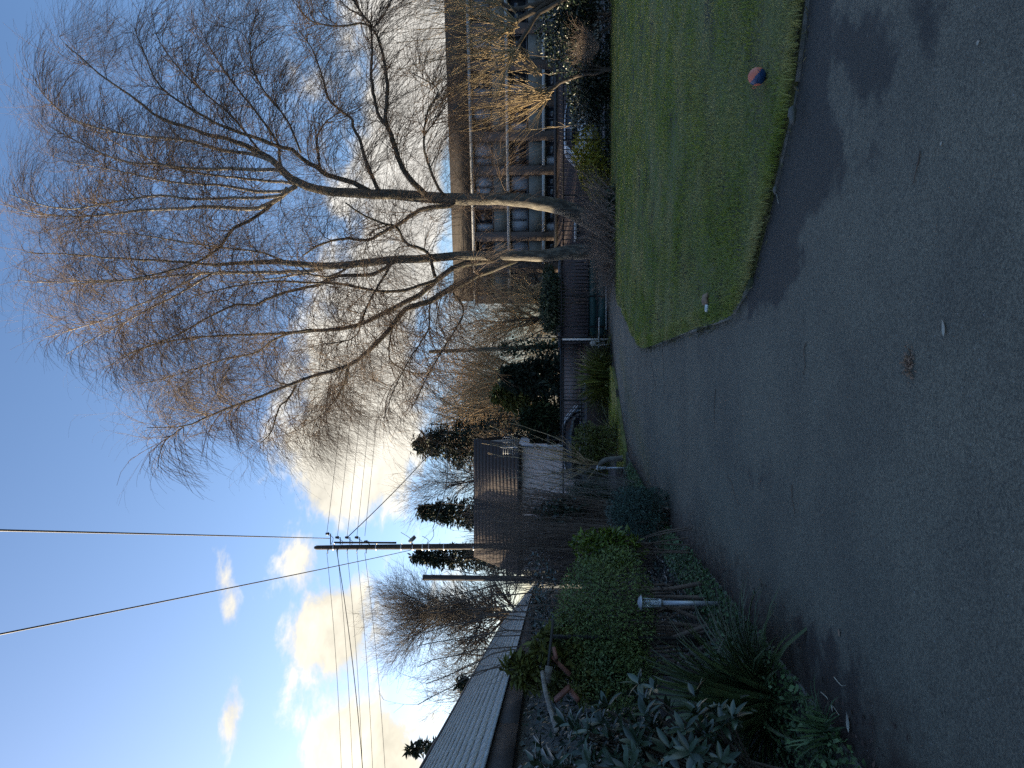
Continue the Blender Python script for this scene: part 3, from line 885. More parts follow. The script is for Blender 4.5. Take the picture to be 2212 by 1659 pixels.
def railing(name, label, cat, y0, y1, zbot, n, D, top=None, tip=0.12):
    """bars between picture columns y0 and y1"""
    a = P(1250, y0, D)[0]; b = P(1250, y1, D)[0]
    t = thing(name, ((a + b) / 2, D, zbot), label, cat)
    ztop = zt_f if top is None else top
    lo = zbot
    B = Buf(); B.box(((a + b) / 2, D, ztop - 0.03), (abs(b - a), 0.045, 0.06)); B.part('rail', M['iron'], t)
    B = Buf(); B.box(((a + b) / 2, D, lo + 0.12), (abs(b - a), 0.045, 0.05)); B.part('rail', M['iron'], t)
    h = ztop - lo + 0.02
    bb = Buf(); bb.box((0, 0, -h / 2), (0.034, 0.034, h)); bb.bar((0, 0, 0), (0.03, -0.02, tip), 0.018)
    V, f, r_ = bb.get()
    me = mesh_from('bar', V, f, M['iron'])
    for k in range(n):
        x = a + (b - a) * (k + .5) / n
        o = link('bar', me, t); o.location = np.array((x, D - 0.035, ztop + 0.02)) - ORG[t.name]
    for k in range(int(abs(b - a) / 2.6) + 2):
        x = a + (b - a) * min(1, k / (int(abs(b - a) / 2.6) + 1))
        B = Buf(); B.box((x, D + 0.05, (ztop + gb) / 2), (0.06, 0.06, ztop - gb + 0.02)); B.part('post', M['iron'], t)
    return t


railing('railing', 'black metal railing with spiked bars from the gate post to the shrubs', 'fence', 737, 1120, P(1262, 900, YF)[2], 46, YF)
railing('railing', 'black metal railing with spiked bars behind the birch trunks and golden bush', 'fence', 542, -60, P(1300, 300, YF)[2], 62, YF)
# a plinth under the left railing
B = Buf(); c, s = boxpx(1268, 1322, 742, 1120, YF - .02, 0.25); B.box(c, s); B.solo('low_wall', M['brown_tile'], 'low brown wall under the black railing', 'wall')
gate = thing('gate', (P(1250, 640, YF)[0], YF - .05, gb), 'sliding black bar gate with dark green sheet along its lower half', 'gate')
xa = P(1250, 548, YF - .1)[0]; xb = P(1250, 731, YF - .1)[0]; Dg = YF - .1
zg0 = P(1312, 640, Dg)[2]; zmid = P(1271, 640, Dg)[2]; zgt = P(1213, 640, Dg)[2]
for z, h in ((zgt, .06), (zmid, .06), (P(1290, 640, Dg)[2], .04), (zg0, .07)):
    B = Buf(); B.box(((xa + xb) / 2, Dg, z), (xa - xb, 0.05, h)); B.part('rail', M['iron'], gate)
for x in (xa, xb, P(1250, 640, Dg)[0], P(1250, 706, Dg)[0]):
    B = Buf(); B.box((x, Dg + .003, (zgt + zg0) / 2), (0.06, 0.05, zgt - zg0)); B.part('post', M['iron'], gate)
hb = zgt - zmid + .05
bb = Buf(); bb.box((0, 0, -hb / 2), (0.036, 0.036, hb)); bb.bar((0, 0, 0), (0.03, -0.02, .1), 0.018)
V, f, r_ = bb.get(); me = mesh_from('bar', V, f, M['iron'])
for k in range(24):
    o = link('bar', me, gate); o.location = np.array((xb + (xa - xb) * (k + .5) / 24, Dg - 0.04, zgt + 0.03)) - ORG[gate.name]
for (z1, z0) in ((zmid - .03, P(1290, 640, Dg)[2] + .02), (P(1290, 640, Dg)[2] - .02, zg0 + .03)):
    B = Buf(); B.box(((xa + xb) / 2, Dg + .012, (z1 + z0) / 2), (xa - xb - .06, 0.012, z1 - z0)); B.part('sheet_panel', M['green_sheet'], gate)
B = Buf(); B.box(((xa + xb) / 2 + .15, Dg - .045, P(1309, 640, Dg)[2]), (xa - xb - .4, 0.02, 0.035)); B.part('bottom_strip', M['white_paint'], gate)
B = Buf(); B.box(((xa + xb) / 2, YF - .1, gb - 0.02), (xa - xb + .3, .25, 0.1)); B.solo('gate_track', M['concrete'], 'pale concrete strip on the ground under the green gate', 'track')
# gate frame rising above, post, motor
gp = thing('gate_post', P(1316, 733, YF - .25), 'slim white and black gate post at the hinge end of the green gate', 'post')
x = P(1250, 733, YF - .25)[0]
B = Buf(); B.box((x, YF - .25, (P(1215, 733, YF - .25)[2] + gb) / 2), (0.075, 0.05, P(1215, 733, YF - .25)[2] - gb)); B.part('white_strip', M['white_paint'], gp)
B = Buf(); q1 = P(1203, 727, YF - .2); q0 = P(1316, 727, YF - .2); B.bar(q0, q1, 0.06); B.bar(q1 + (-.02, 0, 0), P(1203, 706, YF - .2), 0.05); B.bar(P(1203, 706, YF - .2), P(1214, 706, YF - .2), 0.05); B.part('frame', M['iron'], gp)
B = Buf(); B.tube([P(1215, 729.5, YF - .2), P(1150, 729.5, YF - .2)], 0.022, 6); B.part('lamp_pole', M['iron'], gp)
lamp = thing('beacon', P(1199, 733, YF - .22), 'small yellow warning beacon on top of the gate post', 'beacon')
B = Buf(); c, s = boxpx(1192, 1199, 729.5, 736, YF - .28, .12); B.box(c, s); B.part('lens', M['yellow'], lamp)
B = Buf(); B.tube([P(1199, 733, YF - .22), P(1204, 733, YF - .22)], 0.03, 6); B.tube([P(1199, 733, YF - .22), P(1214, 733, YF - .22)], 0.014, 6); B.part('stem', M['iron'], lamp)
op = thing('gate_motor', P(1316, 741, YF - .3), 'grey box gate motor with white post and opener arm next to the gate', 'motor')
c, s = boxpx(1275, 1294, 735.5, 747, YF - .45, .2)
bm = bmesh.new(); bmesh.ops.create_cube(bm, size=1); bmesh.ops.scale(bm, vec=s, verts=bm.verts); bmesh.ops.bevel(bm, geom=bm.edges[:], offset=0.05, segments=3, affect='EDGES')
bmesh.ops.translate(bm, vec=np.array(c) - ORG[op.name], verts=bm.verts)
me = bpy.data.meshes.new('housing'); bm.to_mesh(me); bm.free(); me.materials.append(M['grey_plastic']); link('housing', me, op)
B = Buf(); q = np.array((c[0], YF - .46, P(1288.5, 741, YF - .45)[2])); B.tube([q, q + (0, -.03, 0)], 0.055, 16); B.part('knob', M['iron'], op)
B = Buf(); B.bar(P(1294, 686, YF - .4), P(1293, 752, YF - .4), 0.05, 0.04); B.part('arm', M['white_paint'], op)
B = Buf(); B.bar(P(1294, 745, YF - .33), P(1315, 745, YF - .33), 0.06); B.part('leg', M['white_paint'], op)
bn = thing('dark_bin', P(1280, 488, YF + 1.5) * (1, 1, 0) + (0, 0, -1.1), 'black box bin with pale rim standing behind the railing by the birch', 'bin')
c, s = boxpx(1246, 1310, 477, 512, YF + 1.5, .8); B = Buf(); B.box(c, s); B.part('body', M['iron'], bn)
c, s = boxpx(1242, 1246, 475, 514, YF + 1.45, .9); B = Buf(); B.box(c, s); B.part('lid', M['grey_plastic'], bn)
# ------------------------------------------------------------------ bark materials
def bark_white():
    mt = bpy.data.materials.new('birch_bark'); mt.use_nodes = True
    t = mt.node_tree; b = t.nodes['Principled BSDF']; L = t.links.new
    tc = N(t, 'ShaderNodeTexCoord')
    def nz(sc, stretch, det=5):
        mp = N(t, 'ShaderNodeMapping'); mp.inputs['Scale'].default_value = stretch; L(tc.outputs['Object'], mp.inputs['Vector'])
        n = N(t, 'ShaderNodeTexNoise'); n.inputs['Scale'].default_value = sc; n.inputs['Detail'].default_value = det; n.inputs['Roughness'].default_value = .62
        L(mp.outputs[0], n.inputs['Vector']); return n.outputs['Fac']
    def rp(x, a, c):
        n = N(t, 'ShaderNodeMapRange'); n.inputs['From Min'].default_value = a; n.inputs['From Max'].default_value = c; L(x, n.inputs['Value']); return n.outputs[0]
    def mx(f, a, c):
        n = N(t, 'ShaderNodeMixRGB'); L(f, n.inputs['Fac'])
        for i, q in ((1, a), (2, c)):
            if isinstance(q, tuple): n.inputs[i].default_value = (*q, 1)
            else: L(q, n.inputs[i])
        return n.outputs[0]
    sx = N(t, 'ShaderNodeSeparateXYZ'); L(tc.outputs['Object'], sx.inputs[0])
    c = mx(rp(nz(6, (1, 1, .6)), .35, .65), (0.165, 0.148, 0.123), (0.09, 0.082, 0.068))
    c = mx(rp(nz(9, (.5, .5, 3)), .60, .68), c, (0.04, 0.035, 0.03))           # lenticels
    rough = rp(sx.outputs[2], 5.0, 0.5)                                         # rugged black plates low down
    f = rp(nz(7, (1.3, 1.3, .35), 6), .42, .55)
    low = math_node(t, 'MULTIPLY', f, math_node(t, 'ADD', math_node(t, 'MULTIPLY', rough, .85), .3, True))
    c = mx(low, c, (0.030, 0.026, 0.022))
    gr = math_node(t, 'MULTIPLY', rp(nz(3, (1, 1, .5)), .5, .7), .35)
    c = mx(gr, c, (0.09, 0.085, 0.05))
    L(c, b.inputs['Base Color']); b.inputs['Roughness'].default_value = .85
    bp = N(t, 'ShaderNodeBump'); bp.inputs['Strength'].default_value = .9; bp.inputs['Distance'].default_value = .04
    L(nz(9, (1.3, 1.3, .4), 6), bp.inputs['Height']); L(bp.outputs[0], b.inputs['Normal'])
    return mt


M['birch'] = bark_white()
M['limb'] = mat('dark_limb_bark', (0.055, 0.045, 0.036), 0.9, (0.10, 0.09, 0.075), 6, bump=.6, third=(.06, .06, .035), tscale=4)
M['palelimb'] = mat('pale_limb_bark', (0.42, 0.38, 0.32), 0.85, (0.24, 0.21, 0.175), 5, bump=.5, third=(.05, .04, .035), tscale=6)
M['twig'] = mat('birch_twig', (0.120, 0.078, 0.050), 0.75, (0.08, 0.053, 0.037), 3)
M['bark'] = mat('brown_bark', (0.085, 0.068, 0.052), 0.9, (0.05, 0.04, 0.032), 10, bump=.6)
M['greytwig'] = mat('grey_brown_twig', (0.095, 0.072, 0.055), 0.85, (0.06, 0.047, 0.038), 4)
M['goldtwig'] = mat('golden_twig', (0.37, 0.275, 0.15), 0.7, (0.23, 0.165, 0.09), 4)
M['orangetwig'] = mat('orange_twig', (0.55, 0.36, 0.17), 0.75, (0.38, 0.25, 0.12), 3)
M['stem'] = mat('shrub_stem', (0.13, 0.090, 0.065), 0.85, (0.08, 0.056, 0.043), 5)
M['greystem'] = mat('grey_stem', (0.16, 0.145, 0.12), 0.85, (0.09, 0.08, 0.068), 6)
M['conifer'] = mat('conifer_needles', (0.022, 0.036, 0.018), 0.8, (0.014, 0.024, 0.014), 2, attr=.5)


def birch(name, label, trunk_px, D0, limbs, poly, ntarget, ntwig, nfine, wind, seed, rbase):
    global rng
    rng = np.random.default_rng(seed)
    base = P(trunk_px[0][0], trunk_px[0][1], D0)
    t = thing(name, (base[0], base[1], gz(D0)), label, 'tree', 'silver birches beyond the lawn')
    K = 30
    allP = []; allR = []

    def trace(px, r0, r1, spread, start=None, K=K):
        n = len(px); u = np.linspace(0, 1, n)
        off = spread * u ** 1.3
        p = np.array([P(x, y, D0 + (0 if start is None else start) + o) for (x, y), o in zip(px, off)])
        p = resample(p, K)
        p[2:-1] += rng.normal(size=(K - 3, 3)) * np.linspace(r0, r1, K)[2:-1, None] * .18
        return p, np.linspace(r0, r1, K)
    px = [q[:2] for q in trunk_px]; w = [q[2] for q in trunk_px]
    tp = np.array([P(x, y, D0 + .25 * math.sin(i)) for i, (x, y) in enumerate(px)])
    tr = np.array(w) * D0 / F / 2
    tp4 = resample(np.column_stack((tp, tr)), 60)
    tp4[1:, :2] += rng.normal(size=(59, 2)) * .012
    V, f = tube1(tp4[:, :3], tp4[:, 3], 16)
    # knobbly surface
    V[:len(V) - 2] += rng.normal(size=(len(V) - 2, 3)) * .006
    part('trunk', V, f, M['birch'], t, smooth=True)
    tq = resample(tp4, K); allP.append(tq[:, :3]); allR.append(tq[:, 3])
    for (pts, r0, r1, sp_, dark) in limbs:
        p, r = trace(pts, r0 * D0 / F / 2, r1 * D0 / F / 2, sp_, rng.normal() * .08)
        V, f = tube1(p, r, 9 if r0 > 8 else 6)
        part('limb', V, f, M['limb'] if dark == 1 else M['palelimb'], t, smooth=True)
        allP.append(p); allR.append(r)
    # branches to points spread through the crown outline
    poly = np.asarray(poly, float)
    lo, hi = poly.min(0), poly.max(0)
    c = (lo + hi) / 2
    tg = []
    while len(tg) < ntarget:
        q = lo + (hi - lo) * rng.random(2)
        if not inpoly(q[None], poly)[0]: continue
        e = np.abs(q - c) / ((hi - lo) / 2)
        half = 4.6 * math.sqrt(max(.05, 1 - min(1, (e ** 2).sum() * .6)))
        tg.append(P(q[0], q[1], D0 + rng.uniform(-half, half)))
    tg = np.array(tg)
    LP = np.concatenate([p for p in allP]); LR = np.concatenate(allR)
    LT = np.concatenate([np.gradient(p, axis=0) for p in allP]); LT = unit_rows(LT)
    dmin = np.array([np.linalg.norm(LP - q, axis=1).min() for q in tg])
    bP = []; bR = []
    for q in tg[np.argsort(dmin)]:
        dv = q - LP; dist = np.linalg.norm(dv, axis=1)
        dirv = dv / (dist[:, None] + 1e-9)
        cost = dist * (1 + .9 * (1 - (dirv * LT).sum(1)) * .5) + np.where(dv[:, 2] < -.3, -dv[:, 2] * .8, 0) + np.where(LR < .008, 1.5, 0)
        i = cost.argmin()
        if dist[i] < .5: continue
        a = LP[i]; d0 = unit(LT[i] + dirv[i] * 1.1); L_ = dist[i]
        m1 = a + d0 * L_ * .38 + rng.normal(size=3) * L_ * .03; m2 = a + (q - a) * .72 + np.array((0, 0, .10)) * L_ + rng.normal(size=3) * L_ * .04
        p = resample([a, m1, m2, q], 9)
        r0 = min(LR[i] * .6, .012 + .0075 * L_); r = np.linspace(r0, .006, 9)
        bP.append(p); bR.append(r)
        LP = np.vstack((LP, p[1:])); LR = np.concatenate((LR, r[1:])); LT = np.vstack((LT, unit_rows(np.gradient(p, axis=0))[1:]))
    bP = np.array(bP); bR = np.array(bR)
    V, f = tubes(bP, bR, 4)
    part('branches', V, [f], M['twig'], t, kind='stuff', smooth=True)
    lp9 = np.array([resample(p, 9) for p in allP[1:]]); lr9 = np.array([np.interp(np.linspace(0, 1, 9), np.linspace(0, 1, len(r)), r) for r in allR[1:]])
    pp = np.concatenate((bP, lp9)); rr = np.concatenate((bR, np.minimum(lr9, .02)))
    t1, r1 = grow(pp, rr, ntwig, .12, 1.0, 40, 2.4, K=6, bend=np.array(wind) * .95, wob=.10, rf=.6, rmin=.0036, taper=.5)
    t2, r2 = grow(t1, r1, nfine, .1, 1.0, 34, 1.25, K=4, bend=np.array(wind) * 1.0, wob=.11, rf=.8, rmin=.0024, taper=.6)
    V1, f1 = tubes(t1, r1, 3); V2, f2 = tubes(t2, r2, 3)
    part('crown', np.vstack((V1, V2)), [np.vstack((f1, f2 + len(V1)))], M['twig'], t, kind='stuff')
    return t


RT = [(1330, 503, 62), (1300, 488, 46), (1273, 476, 40), (1229, 454, 35), (1181, 441, 32), (1118, 432, 28), (1054, 429, 25), (975, 430, 25), (895, 424, 24), (816, 419, 22), (737, 416, 20),
      (689, 410, 18), (626, 384, 17), (587, 346, 14), (508, 305, 10), (454, 292, 9), (397, 273, 7), (343, 254, 6), (286, 209, 4.5), (222, 165, 3), (140, 95, 1.5)]
RL = [([(918, 420), (900, 400), (877, 378), (856, 328), (845, 290), (833, 264), (836, 205), (836, 176), (828, 123), (818, 85), (806, 64)], 13, 5, -1.6, 1),
      ([(833, 266), (818, 250), (808, 205), (802, 161), (804, 117), (802, 67), (800, 50), (792, 44), (770, 10), (750, -20)], 8, 3, -1.8, 1),
      ([(803, 58), (780, 50), (745, 56), (704, 54), (666, 41), (640, 10)], 5, 2, 1.0, 1),
      ([(804, 56), (790, 40), (745, 12), (720, -25)], 5, 2, 1.6, 1), ([(806, 60), (830, 30), (850, -10), (870, -60)], 4, 1.5, .8, 1),
      ([(816, 410), (798, 366), (786, 337), (780, 307), (765, 278), (760, 255), (745, 246), (727, 231), (710, 214), (695, 161), (672, 102), (640, 60)], 9, 2, 1.5, 1),
      ([(820, 412), (808, 390), (797, 360), (787, 340)], 7, 6, .4, 1),
      ([(800, 414), (757, 392), (727, 384), (704, 378), (686, 363), (657, 346), (628, 322), (603, 318), (560, 300), (500, 280), (444, 254), (349, 190), (314, 120), (290, 60)], 12, 1.5, -2.2, 1),
      ([(690, 370), (689, 337), (685, 322), (686, 293), (704, 264), (727, 246), (740, 225)], 6, 2, 1.2, 1),
      ([(610, 372), (603, 340), (600, 310), (560, 250), (520, 200), (470, 130), (430, 60)], 7, 1.5, 2.2, 1),
      ([(960, 424), (941, 395), (924, 351), (916, 316), (918, 264), (930, 228), (946, 193), (891, 158)], 7, 2, -2.0, 1),
      ([(918, 290), (930, 275), (945, 255), (960, 230)], 4, 1.5, .6, 1),
      ([(980, 436), (972, 445), (927, 448), (895, 460), (864, 483), (832, 499), (800, 518), (775, 518), (740, 515), (689, 530), (654, 552)], 11, 4, 1.8, 1),
      ([(640, 402), (610, 420), (587, 438), (540, 452), (460, 447), (381, 451), (301, 454), (222, 465), (143, 467), (63, 460), (10, 440)], 11, 1.5, 1.0, 0),
      ([(620, 405), (603, 424), (524, 428), (413, 430), (349, 422), (270, 432), (222, 441), (159, 451), (95, 444), (20, 420)], 8, 1.5, -1.8, 0),
      ([(640, 400), (619, 412), (555, 413), (476, 400), (413, 397), (349, 390), (260, 370), (150, 350)], 8, 1.5, 1.8, 0),
      ([(615, 375), (603, 368), (508, 365), (428, 365), (349, 355), (270, 349), (190, 317), (100, 270)], 9, 1.5, -1.2, 0),
      ([(635, 398), (619, 394), (540, 387), (460, 378), (381, 365), (290, 330), (200, 280)], 7, 1.5, 2.6, 0),
      ([(600, 430), (570, 455), (540, 476), (508, 490), (490, 512), (476, 534), (444, 556), (400, 575), (286, 603), (159, 613)], 8, 1.5, -2.4, 1),
      ([(600, 355), (555, 336), (476, 324), (413, 305), (317, 295), (254, 286), (190, 270), (143, 251), (95, 206), (70, 162)], 9, 1.5, .8, 0),
      ([(560, 325), (500, 250), (440, 200), (380, 140), (340, 80), (330, 30)], 5, 1.5, 2.4, 1),
      ([(650, 330), (620, 260), (560, 180), (540, 110), (550, 40)], 5, 1.5, -2.6, 1)]
LT_ = [(1335, 541, 50), (1310, 541, 40), (1286, 543, 35), (1229, 545, 31), (1165, 552, 25), (1102, 552, 21), (1038, 552, 19), (975, 554, 18), (911, 559, 18), (848, 562, 17), (784, 568, 16), (721, 575, 15),
       (657, 572, 13), (594, 565, 11), (508, 570, 8), (460, 572, 6.5), (380, 565, 5), (280, 560, 4), (160, 550, 2.5), (60, 545, 1.5)]
LL = [([(700, 578), (666, 586), (571, 588), (492, 589), (428, 591), (365, 597), (286, 605), (190, 607), (95, 610), (40, 605)], 9, 1.5, 1.0, 0),
      ([(1115, 560), (1070, 578), (1038, 590), (1000, 610), (959, 632), (924, 654), (895, 660), (864, 676), (848, 705), (816, 740), (784, 768), (753, 790), (705, 806), (657, 819), (594, 844), (508, 876), (444, 902), (397, 921), (317, 924)], 16, 1.5, -2.4, 1),
      ([(397, 921), (375, 938), (355, 955), (343, 990), (341, 1012)], 3, 1.2, -.4, 1),
      ([(1068, 560), (1022, 568), (991, 572), (959, 594), (937, 610), (911, 635), (880, 651), (848, 667), (816, 683), (784, 698), (737, 711), (673, 714), (603, 721), (508, 724), (413, 730), (330, 745), (260, 770)], 14, 1.5, 1.6, 1),
      ([(940, 606), (900, 620), (864, 629), (816, 629), (768, 619), (721, 613), (657, 610), (594, 608), (500, 620), (420, 640)], 8, 2, -1.6, 1),
      ([(850, 566), (835, 578), (800, 594), (721, 597), (689, 616), (626, 629), (580, 645), (555, 660), (508, 659), (444, 689), (380, 725), (286, 762), (222, 797)], 9, 1.5, 2.2, 1),
      ([(845, 570), (832, 594), (816, 619), (791, 667), (772, 721), (743, 737), (690, 745)], 6, 2, -2.0, 1),
      ([(500, 588), (460, 591), (381, 638), (317, 670), (254, 705), (190, 737), (143, 765)], 5, 1.2, -1.4, 0),
      ([(450, 588), (428, 594), (349, 638), (286, 664), (222, 692), (159, 711), (95, 730)], 5, 1.2, 1.8, 0),
      ([(673, 712), (635, 718), (587, 737), (552, 762), (476, 778), (381, 810), (317, 826), (270, 832)], 6, 1.2, 2.2, 1),
      ([(985, 620), (978, 632), (997, 654), (1000, 680), (984, 711), (959, 752), (927, 806), (908, 844), (890, 880)], 5, 2, -1.6, 1),
      ([(930, 650), (927, 676), (927, 705), (911, 737), (880, 784), (848, 848), (830, 900)], 4, 1.5, -2.6, 1),
      ([(848, 705), (842, 735), (842, 775), (864, 794), (895, 806), (927, 806)], 4, 2, .6, 1),
      ([(753, 790), (748, 812), (743, 832), (720, 870), (690, 900), (640, 930)], 5, 1.5, 1.2, 1),
      ([(640, 832), (620, 865), (603, 880), (587, 930), (560, 960)], 5, 1.5, -.8, 1),
      ([(940, 600), (924, 546), (880, 527), (857, 492), (829, 483), (784, 464), (746, 438)], 8, 3, -2.2, 1),
      ([(760, 572), (730, 590), (700, 598), (660, 592), (600, 600), (520, 610)], 6, 2, -1.8, 0),
      ([(620, 566), (560, 545), (480, 535), (380, 520), (280, 505), (150, 500)], 5, 1.5, 1.6, 0)]
RPOLY = [(1100, 425), (1130, 350), (1060, 250), (980, 160), (960, 60), (940, -120), (800, -170), (600, -90), (470, -10), (330, 15), (220, 25), (150, 60), (75, 110), (65, 190), (60, 250), (22, 320), (15, 420), (40, 520), (300, 560), (500, 520), (800, 500), (960, 480)]
LPOLY = [(1080, 590), (1020, 660), (985, 740), (940, 830), (880, 890), (830, 950), (720, 975), (600, 975), (480, 965), (370, 990), (340, 930), (300, 870), (245, 790), (165, 745), (110, 705), (60, 640), (25, 560), (20, 500), (80, 470), (400, 500), (800, 520), (1000, 545)]
birch('silver_birch', 'tall silver birch with a leaning trunk and twigs streaming over the lawn and flats', RT, 26.2, RL, RPOLY, 480, 6000, 25500, (.75, .05, -.85), 11, .6)
birch('silver_birch', 'tall silver birch nearer the gate with an upright trunk and wide low limbs', LT_, 25.7, LL, LPOLY, 460, 5600, 22500, (-.12, .05, -.95), 12, .5)
rng = np.random.default_rng(21)


# ------------------------------------------------------------------ other bare trees
def bare_tree(name, label, base, height, D_trunk, n1, n2, n3, ang=38, l1=.5, twm=None, bkm=None, up=.35, bend=(0, 0, 0), group=None, rm=.012, crown0=.25, lean=(0, 0), l2=.26, l3=.14, cat='tree', wob=.14):
    t = thing(name, base, label, cat, group)
    base = np.array(base, float)
    tr = resample([base, base + (lean[0] * .4, lean[1] * .4, height * .4), base + (lean[0], lean[1], height * .85)], 12)
    tr[1:] += rng.normal(size=(11, 3)) * height * .008
    rr = np.linspace(D_trunk / 2, D_trunk * .08, 12)
    V, f = tube1(tr, rr, 10); part('trunk', V, f, bkm or M['bark'], t, smooth=True)
    p1, r1 = grow(tr[None], rr[None], n1, crown0, 1, ang, height * l1, K=9, up=up, wob=wob, rf=.55, rmin=rm, bend=bend)
    p2, r2 = grow(p1, r1, n2, .15, 1, 42, height * l2, K=7, up=up * .6, wob=wob, rf=.55, rmin=rm * .7, bend=np.array(bend) * 1.2)
    p3, r3 = grow(p2, r2, n3, .1, 1, 40, height * l3, K=5, up=up * .4, wob=wob, rf=.7, rmin=rm * .5, bend=np.array(bend) * 1.5)
    V, f = tubes(p1, r1, 5); part('branches', V, [f], bkm or M['bark'], t, kind='stuff', smooth=True)
    V2, f2 = tubes(p2, r2, 3); V3, f3 = tubes(p3, r3, 3)
    part('crown', np.vstack((V2, V3)), [np.vstack((f2, f3 + len(V2)))], twm or M['greytwig'], t, kind='stuff')
    return t


def B0(y, D):
    q = P(1200, y, D); return np.array((q[0], D, gz(D) - .05))


def hpx(x, D):
    return P(x, 800, D)[2] - gz(D)


bare_tree('bare_tree', 'rounded bare tree with a thick trunk rising behind the far end of the garage roof', B0(1330, 62), hpx(838, 62), .75, 34, 800, 5500, 44, .40, up=.5, rm=.018, crown0=.35, group='bare trees behind the garage')
bare_tree('bare_tree', 'low spreading bare tree over the middle of the garage ridge', B0(1500, 60), hpx(918, 60), .4, 26, 300, 1700, 46, .42, up=.4, rm=.018, crown0=.2, group='bare trees behind the garage')
bare_tree('bare_tree', 'small bare tree beside the square timber post', B0(1420, 66), hpx(930, 66), .4, 26, 260, 1300, 44, .42, up=.4, rm=.018, crown0=.25, group='bare trees behind the garage')
bare_tree('bare_tree', 'bare tree with pale trunk in front of the dark evergreens by the house', B0(985, 44), hpx(905, 44), .35, 26, 320, 1700, 36, .42, up=.45, rm=.012, crown0=.15, twm=M['greytwig'], lean=(-2, 0))
bare_tree('bare_tree', 'hazy grey brown bare tree beyond the gate and green hedge', B0(690, 52), hpx(985, 52), .4, 30, 420, 2400, 36, .5, up=.35, rm=.014, crown0=.1, twm=M['orangetwig'])
bare_tree('bare_tree', 'slender bare tree between the flats and the ivy covered pole', B0(625, 56), hpx(1005, 56), .35, 26, 320, 1700, 34, .48, up=.35, rm=.014, crown0=.1)
# weeping willows, golden in the sun
for (y, D, tx, lab) in ((930, 56, 880, 'golden weeping willow with hanging twigs right beside the dark evergreens'), (825, 60, 905, 'golden weeping willow behind the ivy covered pole')):
    b = B0(y, D); h = hpx(tx, D)
    t = thing('weeping_willow', b, lab, 'tree', 'weeping willows beyond the street')
    tr = resample([b, b + (.3, 0, h * .35), b + (0, 0, h * .62)], 10); rr = np.linspace(.4, .14, 10)
    V, f = tube1(tr, rr, 9); part('trunk', V, f, M['bark'], t, smooth=True)
    p1, r1 = grow(tr[None], rr[None], 34, .45, 1, 46, h * .55, K=9, up=.75, wob=.1, rf=.5, rmin=.03, bend=(0, 0, .1))
    V, f = tubes(p1, r1, 5); part('branches', V, [f], M['bark'], t, kind='stuff')
    p2, r2 = grow(p1, r1, 420, .25, 1, 50, h * .26, K=7, up=-.6, wob=.14, rf=.4, rmin=.014)
    p3, r3 = grow(p2, r2, 1700, .2, 1, 40, h * .42, K=7, bend=(.02, 0, -3.2), wob=.07, rf=.6, rmin=.011, tshrink=.2)
    V2, f2 = tubes(p2, r2, 3); V3, f3 = tubes(p3, r3, 3)
    part('crown', np.vstack((V2, V3)), [np.vstack((f2, f3 + len(V2)))], M['orangetwig'], t, kind='stuff')


def conifer(name, label, base, height, radius, n, group=None, matl=None, tip=.1, droop=-.25, z0=.12, cat='tree', lsize=.5, lean=0.0):
    """layers of drooping boughs carrying needle sprays"""
    t = thing(name, base, label, cat, group)
    base = np.array(base, float)
    V, f = tube1([base, base + (lean * .5, 0, height * .5), base + (lean, 0, height)], [height * .02, height * .013, .02], 8); part('trunk', V, f, M['bark'], t, smooth=True)
    nb_ = n // 14
    u = rng.random(nb_) ** .8
    z = z0 + (1 - z0) * u
    az = rng.random(nb_) * 2 * np.pi
    rad = radius * (1 - u) ** .75 * rng.uniform(.65, 1.15, nb_) + tip
    a = base + np.stack((lean * z, 0 * z, height * z), 1)
    dirh = np.stack((np.cos(az), np.sin(az), np.zeros(nb_)), 1)
    K = 5; s = np.linspace(0, 1, K)
    bp = a[:, None, :] + dirh[:, None, :] * (rad[:, None] * s)[:, :, None]
    bp[:, :, 2] += rad[:, None] * (droop * s + .22 * np.sin(s * 2.6))
    V, f = tubes(bp, np.linspace(.03, .008, K)[None].repeat(nb_, 0) * height / 10, 3)
    part('branches', V, [f], M['bark'], t, kind='stuff')
    i = rng.integers(0, nb_, n); w = rng.random(n) ** .6
    k0 = np.minimum((w * (K - 1)).astype(int), K - 2); fr = (w * (K - 1) - k0)[:, None]
    pos = bp[i, k0] * (1 - fr) + bp[i, k0 + 1] * fr + rng.normal(size=(n, 3)) * radius * .06
    V, f, r_ = leaves(pos, rng.normal(size=(n, 3)) + (0, 0, .8), lsize, 3.0, .4, .12, along=dirh[i] * .9 + np.array((0, 0, -.25)))
    part('foliage', V, [f], matl or M['conifer'], t, r_, kind='stuff')
    return t


M['conifer_green'] = mat('green_conifer_spray', (0.035, 0.058, 0.018), 0.8, (0.022, 0.04, 0.014), 1.5, attr=.5)
M['conifer_gold'] = mat('golden_conifer_spray', (0.12, 0.12, 0.018), 0.75, (0.07, 0.075, 0.015), 2, attr=.45)
conifer('dark_spruce', 'dark pointed evergreen standing behind the brown roof right of the utility pole', B0(1118, 44), hpx(905, 44), 1.7, 6000, lsize=.30, lean=.3)
conifer('dark_spruce', 'narrow dark evergreen just behind the utility pole', B0(1207, 46), hpx(888, 46), 1.6, 5000, lsize=.30)
conifer('dark_spruce', 'tall broad dark evergreen over the corner of the pale house', B0(962, 48), hpx(898, 48), 3.4, 5000, lsize=.34)
conifer('dark_spruce', 'small dark evergreen tip poking above the garage ridge near the picture edge', B0(1626, 44), hpx(880, 44), 1.5, 1500, lsize=.4)['label'] = 'small dark evergreen tip showing over the nearer end of the garage ridge'
conifer('dark_spruce', 'small dark evergreen half hidden behind the garage ridge', B0(1480, 52), hpx(985, 52), 1.6, 1200, lsize=.45)
